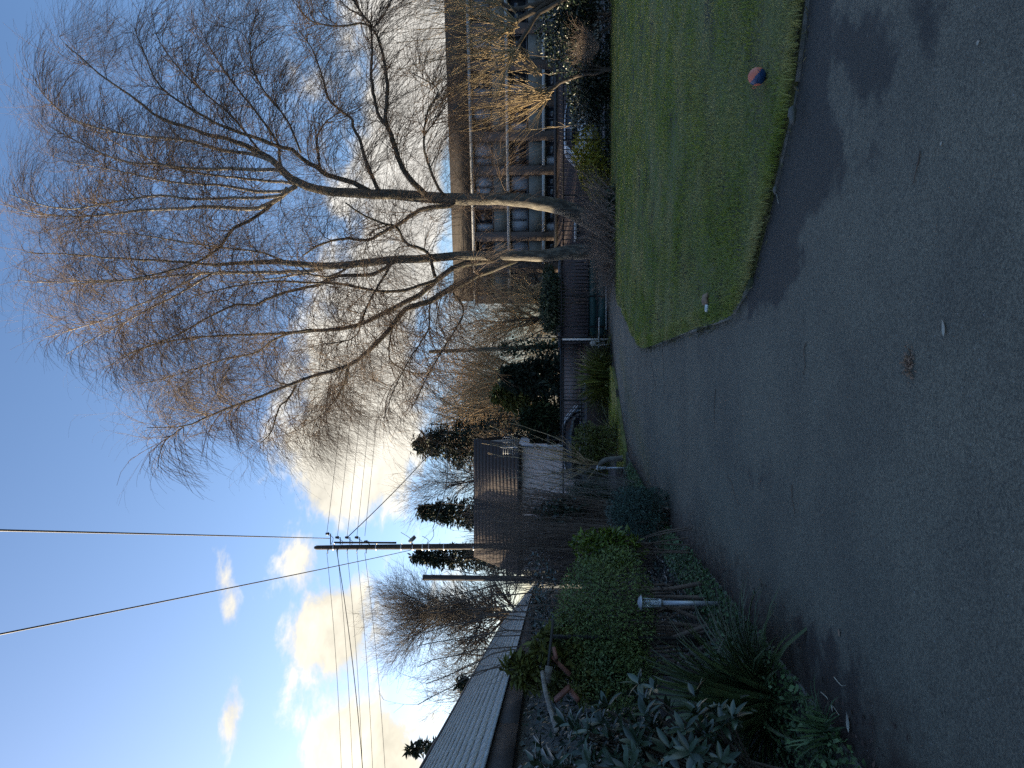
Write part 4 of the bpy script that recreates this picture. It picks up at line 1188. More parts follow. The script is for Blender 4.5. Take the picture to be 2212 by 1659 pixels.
conifer('cypress', 'very dark green cypress behind the fence left of the grass clump', B0(815, 38), hpx(1085, 38), 1.5, 4200, lsize=.38, matl=M['conifer'], z0=.02, droop=.25)['label'] = 'very dark cypress behind the railing above the grass clump'
conifer('cypress', 'mid green cypress behind the railing above the parked car', B0(905, 38), hpx(1130, 38), 1.3, 3600, lsize=.34, matl=M['conifer_green'], z0=.02, droop=.3)
conifer('cypress', 'dark cypress between the parked car and the pale house', B0(945, 37.5), hpx(1150, 37.5), .9, 2200, lsize=.3, matl=M['conifer'], z0=.02, droop=.3)
conifer('cypress', 'golden topped cypress below the hanging willow twigs', B0(850, 42), hpx(1068, 42), 1.6, 2600, lsize=.4, matl=M['conifer_gold'], z0=.35, droop=.25)


# ------------------------------------------------------------------ leafy shrubs
def shrub(name, label, base, center, radii, n, size, aspect, matl, nstem=8, stemr=.02, lump=.22, zmin=None, cat='shrub', up=.4, power=.4, group=None, stemmat=None, fold=.15, var=.35, rad0=.15):
    t = thing(name, base, label, cat, group)
    base = np.array(base, float); center = np.array(center, float)
    ps = []; rs = []
    for k in range(nstem):
        e, _ = lumps(1, center, np.array(radii) * .8, .5)
        a = base + (rng.normal() * rad0, rng.normal() * rad0, 0)
        ps.append(resample([a, (a * .5 + e[0] * .5) + rng.normal(size=3) * .1 * radii[0], e[0]], 8)); rs.append(np.linspace(stemr, stemr * .3, 8))
    ps, rs = np.array(ps), np.array(rs)
    p2, r2 = grow(ps, rs, nstem * 9, .25, 1, 45, max(radii) * .7, K=6, up=.2, wob=.15, rf=.5, rmin=.004)
    V1, f1 = tubes(ps, rs, 6); V2, f2 = tubes(p2, r2, 3)
    part('stems', np.vstack((V1, V2)), [np.vstack((f1, f2 + len(V1)))], stemmat or M['stem'], t, kind='stuff', smooth=True)
    pos, d = lumps(n, center, radii, power, lump, zmin=zmin)
    V, f, r_ = leaves(pos, d * .6 + rng.normal(size=(n, 3)) * .7 + (0, 0, up), size, aspect, var, fold, along=d)
    part('foliage', V, [f], matl, t, r_, kind='stuff')
    return t


M['box_leaf'] = mat('small_shrub_leaf', (0.14, 0.18, 0.045), 0.6, (0.085, 0.125, 0.042), 1.6, attr=.5, trans=.2, third=(0.15, 0.165, 0.04), tscale=1.1)
M['laurel_leaf'] = mat('yellow_green_laurel_leaf', (0.13, 0.17, 0.02), 0.4, (0.08, 0.12, 0.02), 3, attr=.5, trans=.2)
M['blue_leaf'] = mat('blue_green_leaf', (0.055, 0.095, 0.070), 0.8, (0.035, 0.065, 0.050), 3, attr=.5, third=(.06, .085, .065), tscale=2)
M['hedge_leaf'] = mat('hedge_leaf', (0.038, 0.058, 0.024), 0.7, (0.024, 0.04, 0.018), 2, attr=.5)
M['dark_leaf'] = mat('dark_ivy_leaf', (0.016, 0.028, 0.014), 0.35, (0.011, 0.02, 0.011), 3, attr=.5)
M['ivy_leaf'] = mat('ivy_leaf', (0.020, 0.036, 0.022), 0.35, (0.03, 0.045, 0.03), 6, attr=.45)
M['cover_leaf'] = mat('ground_cover_leaf', (0.075, 0.125, 0.042), 0.55, (0.048, 0.085, 0.033), 5, attr=.5)
M['gold_leaf'] = mat('golden_yew_leaf', (0.26, 0.23, 0.015), 0.65, (0.15, 0.145, 0.015), 2.5, attr=.45, trans=.2)
M['clump_leaf'] = mat('arching_leaf', (0.13, 0.135, 0.022), 0.55, (0.075, 0.085, 0.02), 3, attr=.45)
M['drybrown'] = mat('dry_brown_twig', (0.22, 0.165, 0.13), 0.9, (0.14, 0.105, 0.085), 6)


def C(x, y, D): return P(x, y, D)


# broad rounded small-leaved shrub by the near lamp
bs = np.array((C(1300, 1330, 8.2)[0], 8.2, gz(8.2) + .05))
t_box = shrub('rounded_shrub', 'broad rounded shrub of tiny dull green leaves on bare branches behind the near lamp', bs, C(1306, 1340, 8.4), (.80, .75, .55), 15000, .034, 1.9, M['box_leaf'], 10, .03, .16, cat='shrub', power=.33)
V, f = lumps(7500, C(1330, 1440, 7.9), (.42, .5, .46), .35, .2)[0], None
Vv, ff, rr_ = leaves(V, rng.normal(size=(len(V), 3)) + (0, -.3, .4), .034, 1.9)
part('foliage', Vv, [ff], M['box_leaf'], t_box, rr_, kind='stuff')
lb = np.array((C(1300, 1185, 9.4)[0], 9.4, gz(9.4) + .05))
shrub('laurel', 'yellow green laurel squeezed in behind the rounded shrub', lb, C(1312, 1183, 9.4), (.24, .3, .44), 1100, .10, 2.8, M['laurel_leaf'], 7, .012, .15, power=.5)
jb = np.array((C(1400, 1100, 11.8)[0] - .05, 11.8, gz(11.8) + .05))
shrub('juniper', 'blue green feathery juniper spilling towards the kerb', jb, C(1383, 1098, 11.8), (.46, .5, .40), 9000, .05, 3.6, M['blue_leaf'], 8, .02, .3, power=.42)
shrub('grey_leaved_shrub', 'small pale grey leaved shrub on top of the blue green juniper', C(1345, 1120, 12.3) - (0, 0, .6), C(1335, 1108, 12.2), (.22, .25, .24), 900, .045, 2.4, mat('grey_leaf', (.13, .15, .12), .8, (.09, .11, .09), 6, attr=.4), 6, .01)
db = B0(1078, 18.6)
shrub('dark_yew', 'dark low evergreen bush behind the far lamp', db, C(1275, 1078, 18.6), (.50, .6, .55), 4200, .07, 2.6, M['hedge_leaf'], 8, .02, .2, zmin=gz(18.6))
shrub('green_tuft', 'bushy evergreen tuft beside the small pruned tree', B0(985, 21), C(1282, 965, 21), (.75, .6, .50), 3200, .13, 5.0, M['clump_leaf'], 6, .012, .3, zmin=gz(21))
shrub('golden_yew', 'golden yellow yew bush between the birch and the pollards', B0(375, 27.6), C(1273, 368, 27.6), (1.25, .8, .62), 5200, .12, 2.4, M['gold_leaf'], 10, .025, .38, zmin=gz(27.6), power=.5)
shrub('green_hedge', 'green hedge rising above the railing beside the left birch', B0(650, 33.2), C(1192, 652, 33.2), (1.5, .9, .45), 5000, .16, 2.2, M['hedge_leaf'], 10, .03, .25)['label'] = 'green hedge rising above the gate beside the upright birch'
for (y, D, xx, rx, rz_, lab) in ((40, 26.5, 1232, 1.9, 1.05, 'black green ivy thicket under the large pollard at the lawn end'), (190, 27.8, 1270, 1.5, .75, 'low dark evergreen thicket under the smaller pollard'), (-120, 25, 1225, 2.2, 1.3, 'dark evergreen thicket closing the far corner of the lawn')):
    shrub('dark_thicket', lab, B0(y, D), C(xx, y, D), (rx, 1.0, rz_), 6500, .11, 1.5, M['dark_leaf'], 12, .03, .3, zmin=gz(D), power=.5)
# low dark leaf and soil strip at the far end of the lawn
pos = np.column_stack((rng.uniform(4, 24, 9000), rng.uniform(27.0, 28.8, 9000), np.zeros(9000))); pos[:, 2] = [gz(y) for y in pos[:, 1]]; pos[:, 2] += rng.random(9000) ** 2 * .5
V, f, r_ = leaves(pos, rng.normal(size=(9000, 3)) + (0, 0, .5), .12, 2.2)
solo('undergrowth', V, [f], M['dark_leaf'], 'dark undergrowth along the railing at the far side of the lawn', kind='stuff', rnd=r_)


# strap-leaved and arching plants
def blades(base, n, length, width, spread, droop, K=6, rad=.12, az=None):
    a = rng.random(n) * 2 * np.pi if az is None else az
    d = np.stack((np.cos(a), np.sin(a), np.zeros(n)), 1)
    el = rng.uniform(spread, 1.0, n)[:, None]
    dirv = unit_rows(d * (1 - el) * 1.3 + np.array((0, 0, 1)) * el)
    L_ = length * rng.uniform(.55, 1.1, n)
    pos = np.array(base) + d * rng.random(n)[:, None] * rad
    out = np.empty((n, K, 3)); out[:, 0] = pos
    dr = droop * rng.uniform(.5, 1.6, n)
    for k in range(1, K):
        dirv = dirv + np.array((0, 0, -1)) * (dr * (k / K))[:, None] / (K - 1) * 2 + d * .04
        dirv = unit_rows(dirv)
        out[:, k] = out[:, k - 1] + dirv * (L_ / (K - 1))[:, None]
    w = width * np.array([.7, 1, 1, .9, .65, .08])[:K]
    return out, d, w


def blade_mesh(p, d, w):
    """one flat folded strap"""
    K = len(p)
    side = unit(np.cross(d, (0, 0, 1.0)))
    T = np.gradient(p, axis=0); nrm = unit_rows(np.cross(side[None].repeat(K, 0), T))
    l = p + side * w[:, None] * .5 + nrm * w[:, None] * .22; r = p - side * w[:, None] * .5 + nrm * w[:, None] * .22
    V = np.concatenate((l, p, r)); i = np.arange(K - 1)
    Fq = np.concatenate((np.stack((i, i + 1, i + 1 + K, i + K), 1), np.stack((i + K, i + K + 1, i + 2 * K + 1, i + 2 * K), 1)))
    return V, Fq


M['strap'] = mat('strap_leaf', (0.050, 0.078, 0.028), 0.45, (0.062, 0.078, 0.028), 5, attr=.4, trans=.12)
sb = G(1668, 1520, .05)
iris = thing('strap_leaved_clump', sb, 'dense clump of long arching strap leaves beside the kerb below the near lamp', 'plant')
p, d, w = blades(sb, 298, 1.02, .036, .30, .75, rad=.18)
for k in range(len(p)):
    V, f = blade_mesh(p[k], d[k], w)
    part('leaf', V, [f], M['strap'], iris, np.full(len(V), rng.random()))


def tuft(name, label, base, n, length, width, spread, droop, rad, matl, cat='plant'):
    t = thing(name, base, label, cat)
    p, d, w = blades(base, n, length, width, spread, droop, rad=rad)
    B = Buf()
    for k in range(n):
        V, f = blade_mesh(p[k], d[k], w); B.add(V, [f], rng.random())
    V, f, r_ = B.get(); part('leaves', V, f, matl, t, r_, kind='stuff')
    return t


for (y, lab) in ((838, 'wide clump of arching yellow green leaves in front of the railing, nearer the gate'),):
    tuft('arching_clump', lab, B0(815, 27.8) + (0, 0, .05), 800, 1.45, .05, .30, .8, .85, M['clump_leaf'])
tuft('arching_clump', 'thin tuft of grassy leaves at the foot of the small pruned tree', B0(955, 22.5) + (0, 0, .05), 200, 1.0, .035, .3, .8, .4, M['clump_leaf'])
tuft('grass_tuft', 'few long blue green blades rising below the rounded shrub', G(1600, 1400, .05), 16, .5, .02, .3, .9, .08, M['strap'])
tuft('grass_tuft', 'low feathery tuft at the kerb beside the big rhododendron', G(1790, 1560, .05) + (-.08, .05, 0), 120, .22, .012, .15, .8, .12, M['cover_leaf'])

# ------------------------------------------------------------------ rhododendron, every large leaf its own object
M['rhodo'] = mat('rhododendron_leaf', (0.030, 0.050, 0.028), 0.30, (0.042, 0.064, 0.038), 9, attr=.35, spec=.6)
M['rhodo_stem'] = M['bark']
rc = np.array(C(1430, 1712, 4.15)); rr3 = np.array((.58, .62, .74))
rh = thing('rhododendron', (rc[0], rc[1], gz(rc[1])), 'big rhododendron with large glossy blue green leaves at the near end of the bed', 'shrub')
# leaf: curved lance with a folded rib
nl = 7; u = np.linspace(0, 1, nl); wid = np.array([.05, .17, .27, .31, .27, .17, .01]) * .98
cx_ = u; cz = -.14 * u ** 2 + .02
lv = np.concatenate((np.column_stack((cx_, wid * .5, cz + wid * .16)), np.column_stack((cx_, 0 * u, cz)), np.column_stack((cx_, -wid * .5, cz + wid * .16))))
i = np.arange(nl - 1)
lf = np.concatenate((np.stack((i, i + nl, i + nl + 1, i + 1), 1), np.stack((i + nl, i + 2 * nl, i + 2 * nl + 1, i + nl + 1), 1)))
leaf_me = [mesh_from('leaf', lv * np.array((1, 1, s)), [lf], M['rhodo'], np.full(len(lv), q), smooth=True) for q, s in ((.1, 1), (.35, 1.6), (.6, .6), (.9, 1.2))]
whorl = []
while len(whorl) < 215:
    d = unit(rng.normal(size=3) + (.25, -.45, .35))
    if d[2] < -.8: continue
    q = rc + d * rr3 * rng.uniform(.45, 1.0)
    if all(np.linalg.norm(q - w_[0]) > .068 for w_ in whorl): whorl.append((q, d))
whorl.sort(key=lambda w_: np.linalg.norm(w_[0] - (0, 0, 1.6)))
sp_, sr_ = [], []
leafm = []
for (q, d) in whorl:
    a = np.array((rc[0] - .15 + rng.normal() * .05, rc[1] + .25 + rng.normal() * .05, gz(4.2)))
    sp_.append(resample([a, a * .4 + q * .6 - d * .15, q - d * .03], 7)); sr_.append(np.linspace(.014, .006, 7))
    ax = unit(d + np.array((0, 0, .7)))
    e1 = unit(np.cross(ax, (.3, .9, .1))); e2 = np.cross(ax, e1)
    nlv = int(rng.integers(7, 11))
    for k in range(nlv):
        a_ = 2 * math.pi * (k * .382) + rng.normal() * .2
        rise = rng.uniform(-.2, 1.5) if k > 2 else rng.uniform(.7, 1.8)
        fx = unit(e1 * math.cos(a_) + e2 * math.sin(a_) + ax * rise + np.array((0, 0, -.12)))
        fz = unit(ax - fx * (ax @ fx)); fy = np.cross(fz, fx)
        s = rng.uniform(.085, .135)
        leafm.append((q + rng.normal(size=3) * .006, fx, fy, fz, s))
V, f = tubes(np.array(sp_), np.array(sr_), 5); part('stems', V, [f], M['bark'], rh, kind='stuff', smooth=True)
B = Buf()
for k, (q, fx, fy, fz, s) in enumerate(leafm):
    if k < 300:
        o = link('leaf', leaf_me[rng.integers(4)], rh)
        mm = Matrix([[fx[j] * s, fy[j] * s, fz[j] * s, (q - ORG[rh.name])[j]] for j in range(3)] + [[0, 0, 0, 1]])
        o.matrix_local = mm
    else:
        B.add(q + (lv * s) @ np.array((fx, fy, fz)), [lf], rng.random())
V, f, r_ = B.get(); part('leaves', V, f, M['rhodo'], rh, r_, kind='stuff', smooth=True)

# ------------------------------------------------------------------ ivy, ground cover, litter
# ivy on the garage wall below the fascia
n = 9000
t_ = 4.5 + 30 * rng.random(n) ** 1.8
pos = gl * (GP + .18) + ga * t_[:, None]
pos = pos + gup * (GZ - .36 - 2.3 * rng.random(n)[:, None] ** .8) - gl * (np.abs(rng.normal(size=(n, 1))) * .10)
V, f, r_ = leaves(pos, -gl + rng.normal(size=(n, 3)) * .5 + (0, 0, .45), .085, 1.25, .4, .08, along=np.array((0, 0, -1.0)))
solo('ivy', V, [f], M['ivy_leaf'], 'dark glossy ivy covering the garage wall below the fascia', 'ivy', kind='stuff', rnd=r_)
# ivy and cover along the kerb
def along_edge(n, off0, off1, px0=0.0, px1=1.0, line=BED_EDGE, side=-1):
    L_ = np.concatenate(([0], np.cumsum(np.linalg.norm(np.diff(line[:, :2], axis=0), axis=1))))
    u = (px0 + (px1 - px0) * rng.random(n)) * L_[-1]
    p = np.stack([np.interp(u, L_, line[:, k]) for k in range(2)], 1)
    q = np.stack([np.interp(np.minimum(u + .05, L_[-1]), L_, line[:, k]) for k in range(2)], 1)
    tt = unit_rows(q - p + 1e-6); nn = np.stack((tt[:, 1], -tt[:, 0]), 1) * side
    # for the bed edge the walk goes towards the camera, so this side is the bed
    return p + nn * rng.uniform(off0, off1, n)[:, None]


def cover(name, label, pts, h, size, aspect, matl, cat=None):
    z = np.array([gz(y) for y in pts[:, 1]]) + .055
    z = z + np.abs(rng.normal(size=len(pts))) * h - .03 * (polydist(pts, BED_EDGE) < .1) * ~inpoly(pts, bed_poly)
    pos = np.column_stack((pts, z))
    V, f, r_ = leaves(pos, rng.normal(size=(len(pts), 3)) * .55 + (0, 0, 1), size, aspect, .4, .1)
    return solo(name, V, [f], matl, label, cat, kind='stuff', rnd=r_)


# which side is the bed?
tst = along_edge(200, .3, .31); side_bed = 1 if inpoly(tst, bed_poly).mean() < .5 else -1
_ae = along_edge
def along_bed(n, a, b, p0=0., p1=1.): return _ae(n, a, b, p0, p1, BED_EDGE, -1 if side_bed == -1 else 1)
cover('ground_cover', 'low leafy ground cover spilling over the kerb of the planting bed', along_bed(15000, -.10, .42, .40, 1.0), .05, .036, 1.3, M['cover_leaf'])
cover('ground_cover', 'low ivy creeping over the planting bed soil', along_bed(5200, .3, 1.7, .35, 1.0), .07, .05, 1.25, M['ivy_leaf'])
cover('leaf_litter', 'brown dead leaves and bark bits scattered over the bed soil', along_bed(4200, .2, 2.2, .3, 1.0), .03, .05, 2.0, mat('dead_leaf', (.075, .052, .036), .85, (.13, .10, .075), 20, attr=.5))
M['litter'] = mat('red_brown_litter', (.045, .024, .018), .9, (.075, .045, .032), 25, attr=.5)
pts = along_bed(9000, 0, 1, .12, 1.0)
pts = along_bed(9000, -.5, -.02, .12, 1.0)
keep = rng.random(len(pts)) < np.exp(-polydist(pts, BED_EDGE) / .16)
pts = pts[keep]
z = np.array([gz(y) for y in pts[:, 1]]) + .008 + np.abs(rng.normal(size=len(pts))) * .006
V, f, r_ = leaves(np.column_stack((pts, z)), rng.normal(size=(len(pts), 3)) * .25 + (0, 0, 1), .034, 2.4, .5, .1)
solo('fallen_leaves', V, [f], M['litter'], 'red brown leaf litter gathered along the kerb of the bed', kind='stuff', rnd=r_)
# dry grass and moss at the lawn kerb
tst = _ae(300, .1, .12, 0, 1, LAWN_EDGE, 1); s_l = 1 if inpoly(tst, lawn_poly).mean() > .5 else -1
pts = _ae(2600, -.12, .02, .3, 1.0, LAWN_EDGE, s_l)
pts = pts[rng.random(len(pts)) < .25 + .75 * (np.sin(pts[:, 0] * 3.1) * np.sin(pts[:, 1] * 2.3 + 1) > .1)]
z = np.array([gz(y) for y in pts[:, 1]]) + .01
V, f, r_ = leaves(np.column_stack((pts, z)), rng.normal(size=(len(pts), 3)) + (0, 0, .3), .06, 7, .5, .1)
solo('dry_grass', V, [f], mat('dry_root', (.16, .12, .06), .9, (.09, .09, .035), 4, attr=.5), 'dry roots and moss hanging over the lawn kerb', kind='stuff', rnd=r_)

# ------------------------------------------------------------------ grass
def grass_mat():
    return mat('grass_blade', (0.265, 0.285, 0.040), 0.6, (0.165, 0.215, 0.034), 1.1, 6, attr=.45, trans=.45, third=(0.38, 0.335, 0.13), tscale=.9, tlo=.42, thi=.66)


M['grass'] = grass_mat()


def grass(name, label, pts, h, wd, lean=.5, zoff=.045):
    n = len(pts)
    dist = np.linalg.norm(pts, axis=1)
    z = np.array([gz(y) for y in pts[:, 1]]) + zoff - .004
    root = np.column_stack((pts, z))
    a = rng.random(n) * 2 * np.pi
    patch = .5 + .5 * np.sin(pts[:, 0] * 1.7 + np.sin(pts[:, 1] * 1.1) * 2) * np.sin(pts[:, 1] * 1.3 + np.sin(pts[:, 0] * .9))
    hh = h * rng.uniform(.45, 1.3, n) * (.45 + .95 * patch)
    ww = wd * np.maximum(1, dist / 6.5) * rng.uniform(.7, 1.3, n)
    d = np.stack((np.cos(a), np.sin(a), np.zeros(n)), 1); s = np.stack((-d[:, 1], d[:, 0], np.zeros(n)), 1)
    ln = (lean * rng.uniform(.1, 1.4, n) * hh)[:, None]
    up = np.array((0, 0, 1.0))
    m1 = root + d * ln * .3 + up * (hh * .6)[:, None]
    tp = root + d * ln + up * hh[:, None]
    V = np.stack((root - s * ww[:, None] * .5, root + s * ww[:, None] * .5, m1 + s * ww[:, None] * .4, m1 - s * ww[:, None] * .4, tp), 1).reshape(-1, 3)
    i = np.arange(n) * 5
    o = solo(name, V, [np.stack((i + 3, i + 2, i + 4), 1), np.stack((i, i + 1, i + 2, i + 3), 1)], M['grass'], label, kind='stuff', rnd=np.repeat(rng.random(n), 5), org=(0, 0, 0))
    return o


def sample_poly(poly, n, dens):
    poly = np.asarray(poly); lo = poly.min(0); hi = poly.max(0); out = []
    tot = 0
    while tot < n:
        q = lo + (hi - lo) * rng.random((n * 4, 2))
        q = q[inpoly(q, poly)]
        q = q[rng.random(len(q)) < dens(q)]
        out.append(q); tot += len(q)
    return np.concatenate(out)[:n]


dn = lambda q: np.clip((5.2 / np.linalg.norm(q, axis=1)) ** 1.75, 0, 1) * (np.abs(q[:, 0]) < .60 * q[:, 1] + 1.5)
gp_ = sample_poly(lawn_poly, 145000, dn)
grass('grass', 'short tufted green grass of the lawn', gp_, .032, .0062, 1.3)
# taller fringe over the kerb
fr_ = _ae(14000, -.05, .16, .3, 1.0, LAWN_EDGE, s_l)
grass('grass_fringe', 'longer grass hanging over the lawn kerb', fr_, .052, .006, .9)
verge_px = [(1323, 790), (1330, 823), (1337, 880), (1343, 920), (1352, 975), (1352, 1010), (1336, 1010), (1318, 900), (1314, 790)]
vg = np.array([G(x, y, .05)[:2] for x, y in verge_px])
verge = sheet('verge_lawn', vg, .085, M['lawn_soil'])
grass('grass', 'bright strip of grass between the drive and the arching clump', sample_poly(vg, 7000, lambda q: np.ones(len(q))), .06, .007, zoff=.085)
# ------------------------------------------------------------------ pollards, thickets of stems, saplings
rng = np.random.default_rng(33)


def pollard(label, trunks, heads, nper, length, D, stemr=.011, spread=42):
    b = P(trunks[0][0][0], trunks[0][0][1], D)
    t = thing('pollard_willow', (b[0], D, gz(D)), label, 'tree', 'pollarded willows at the lawn end')
    for tr in trunks:
        p = resample([P(x, y, D + i * .05) for i, (x, y, w) in enumerate(tr)], 14); p[1:-1] += rng.normal(size=(12, 3)) * .02
        r = np.interp(np.linspace(0, 1, 14), np.linspace(0, 1, len(tr)), [q[2] * .55 * D / F / 2 for q in tr])
        V, f = tube1(p, r, 9); part('trunk', V, f, M['bark'], t, smooth=True)
    ps = []; rs = []
    for (x, y, dy_, dx_) in heads:
        h = P(x, y, D); ax = unit(P(x + dx_, y + dy_, D) - h)
        n = nper; K = 9
        e1 = unit(np.cross(ax, (0, 1, .1))); e2 = np.cross(ax, e1)
        a = rng.random(n) * 2 * np.pi; sp_ = np.tan(R(spread) * rng.random(n) ** .7)
        d = unit_rows(ax + e1 * (np.cos(a) * sp_)[:, None] + e2 * (np.sin(a) * sp_ * .8)[:, None])
        L_ = length * rng.uniform(.45, 1.1, n)
        out = np.empty((n, K, 3)); out[:, 0] = h + rng.normal(size=(n, 3)) * .08
        for k in range(1, K):
            d = unit_rows(d + rng.normal(size=(n, 3)) * .05 + np.array((0, 0, .05)))
            out[:, k] = out[:, k - 1] + d * (L_ / (K - 1))[:, None]
        ps.append(out); rs.append((stemr * rng.uniform(.6, 1.3, n))[:, None] * np.linspace(1, .35, K)[None])
    ps = np.concatenate(ps); rs = np.concatenate(rs)
    p2, r2 = grow(ps, rs, len(ps) * 4, .25, 1, 28, .9, K=5, up=.2, wob=.12, rf=.6, rmin=.004)
    V, f = tubes(ps, rs, 4); V2, f2 = tubes(p2, r2, 3)
    part('shoots', np.vstack((V, V2)), [np.vstack((f, f2 + len(V)))], M['goldtwig'], t, kind='stuff', smooth=True)
    return t


pollard('large golden shooted pollard with leaning forked trunks at the end of the lawn', [[(1310, -60, 40), (1240, -30, 34), (1180, 5, 26), (1112, 50, 20)], [(1300, -40, 26), (1230, -10, 22), (1160, 35, 18), (1114, 108, 14)], [(1200, -10, 24), (1120, 20, 20), (1080, 5, 18)]],
        [(1112, 50, -25, -90), (1114, 108, 60, -90), (1080, 5, -20, -100), (1110, 60, 10, -100), (1085, -60, -10, -100)], 24, 4.2, 24.5, .016, 46)
pollard('smaller golden shooted pollard with twin dark stems rising from the lawn edge', [[(1321, 152, 12), (1280, 158, 12), (1225, 172, 14), (1180, 200, 15), (1192, 205, 12)], [(1321, 150, 9), (1270, 150, 8), (1200, 158, 7), (1165, 160, 5)], [(1321, 149, 8), (1240, 135, 6), (1200, 126, 5), (1140, 118, 3)]],
        [(1182, 202, 0, -100), (1176, 196, 25, -90), (1165, 162, -30, -90), (1186, 205, 55, -85), (1140, 120, -10, -100)], 17, 3.3, 26.5, .015, 40)
# slim sapling
sap = thing('sapling', G(1316, 268, .04), 'single slim sapling standing alone at the far edge of the lawn', 'sapling')
sp_ = resample([G(1316, 267, .02), P(1270, 269, 26.5), P(1220, 272, 26.5), P(1150, 280, 26.5), P(1090, 284, 26.5)], 12)
V, f = tube1(sp_, np.linspace(.022, .006, 12), 6); part('trunk', V, f, M['greystem'], sap, smooth=True)
p2, r2 = grow(sp_[None], np.linspace(.02, .006, 12)[None], 12, .5, 1, 28, .6, K=6, up=.3, rmin=.004); V, f = tubes(p2, r2, 3); part('twigs', V, [f], M['goldtwig'], sap, kind='stuff')
V, f = tube1(resample([G(1313, 290, .02), P(1280, 250, 26.2)], 5), .012, 5); part('stake', V, f, M['greystem'], sap)


def thicket(name, label, base_px, tops_px, n, D, r, matl, K=8, arch=.1, cat='shrub', twigs=4, group=None, dD=1.2, twl=.5, basez=None):
    """many stems from a line of feet to a line of tops"""
    bp = np.array(base_px, float); tp = np.array(tops_px, float)
    t = thing(name, B0(bp[:, 1].mean(), D), label, cat, group)
    ps = np.empty((n, K, 3)); u = np.linspace(0, 1, K)
    for k in range(n):
        a = rng.random(); b_ = np.clip(a + rng.normal() * .22, 0, 1)
        q0 = np.array([np.interp(a, np.linspace(0, 1, len(bp)), bp[:, j]) for j in range(2)])
        q1 = np.array([np.interp(b_, np.linspace(0, 1, len(tp)), tp[:, j]) for j in range(2)])
        d = D + rng.uniform(-dD, dD)
        A = P(q0[0], q0[1], d); A[2] = gz(d) + (0.03 if basez is None else basez)
        Bt = P(q1[0] + rng.normal() * 14, q1[1] + rng.normal() * 14, d + rng.normal() * .5)
        fr = rng.uniform(.5, 1.0)
        Bt = A + (Bt - A) * fr
        mid = (A + Bt) / 2 + np.array((rng.normal() * .08, rng.normal() * .1, arch * np.linalg.norm(Bt - A) * rng.uniform(.3, 1)))
        ps[k] = resample([A, mid, Bt], K)
        ps[k, 1:] += rng.normal(size=(K - 1, 3)) * .02
    rs = (r * rng.uniform(.5, 1.3, n))[:, None] * np.linspace(1, .3, K)[None]
    p2, r2 = grow(ps, rs, n * twigs, .3, 1, 30, twl, K=5, up=.3, wob=.15, rf=.6, rmin=.003)
    V, f = tubes(ps, rs, 4); V2, f2 = tubes(p2, r2, 3)
    part('stems', np.vstack((V, V2)), [np.vstack((f, f2 + len(V)))], matl, t, kind='stuff', smooth=True)
    return t


thicket('bare_shrub', 'dense bare shrub of many upright brown stems in front of the pale house', [(1325, 1095), (1345, 1160)], [(1025, 1050), (985, 1110), (1000, 1185)], 330, 15.5, .011, M['stem'], group='bare stemmed shrubs before the house')
thicket('bare_shrub', 'dense bare brown stemmed shrub below the utility pole', [(1330, 1140), (1310, 1230)], [(1000, 1130), (1000, 1200), (1040, 1275)], 420, 14.0, .010, M['stem'], group='bare stemmed shrubs before the house')
thicket('bare_shrub', 'loose bare shrub with pale arching stems beside the far lamp', [(1325, 1040), (1330, 1090)], [(1110, 985), (1040, 1010), (1080, 1060)], 46, 17.5, .009, M['greystem'], arch=.16, group='bare stemmed shrubs before the house')
# ivy climbing the bare shrubs
pos, d = lumps(900, C(1215, 1108, 14.6), (.30, .3, .55), .6, .3)
V, f, r_ = leaves(pos, rng.normal(size=(900, 3)) + (0, -.6, .3), .075, 1.2)
solo('ivy', V, [f], M['ivy_leaf'], 'ivy climbing through the bare brown stems before the house', 'ivy', kind='stuff', rnd=r_)
thicket('brush_heap', 'tangled heap of bare brown brushwood at the foot of the birches', [(1338, 420), (1342, 520), (1338, 605)], [(1262, 380), (1255, 470), (1272, 560), (1300, 640)], 230, 25.0, .014, M['drybrown'], arch=.05, cat='brushwood', twigs=6, dD=.9, twl=.8)
thicket('brush_heap', 'low tangle of bare twigs drooping beside the drive near the gate', [(1332, 560), (1330, 600)], [(1285, 520), (1290, 600), (1325, 660)], 60, 24.8, .010, M['drybrown'], arch=.2, cat='brushwood', twigs=5, dD=.6, twl=.6)
pos, d = lumps(420, C(1325, 428, 24.6), (.5, .35, .22), .6, .3, zmin=gz(24.6))
V, f, r_ = leaves(pos, rng.normal(size=(420, 3)) + (0, 0, .6), .12, 1.6)
solo('bramble', V, [f], mat('pale_bramble', (.05, .07, .04), .6, (.035, .05, .03), 5, attr=.5), 'small leafy bramble in the brushwood at the lawn edge', 'plant', rnd=r_)
thicket('dry_plant', 'dry feathery brown plant in front of the dark thicket', [(1282, 95), (1285, 105)], [(1235, 30), (1230, 95), (1245, 150)], 150, 25.6, .006, M['drybrown'], arch=.12, cat='plant', twigs=5, dD=.3, twl=.4, basez=.55)
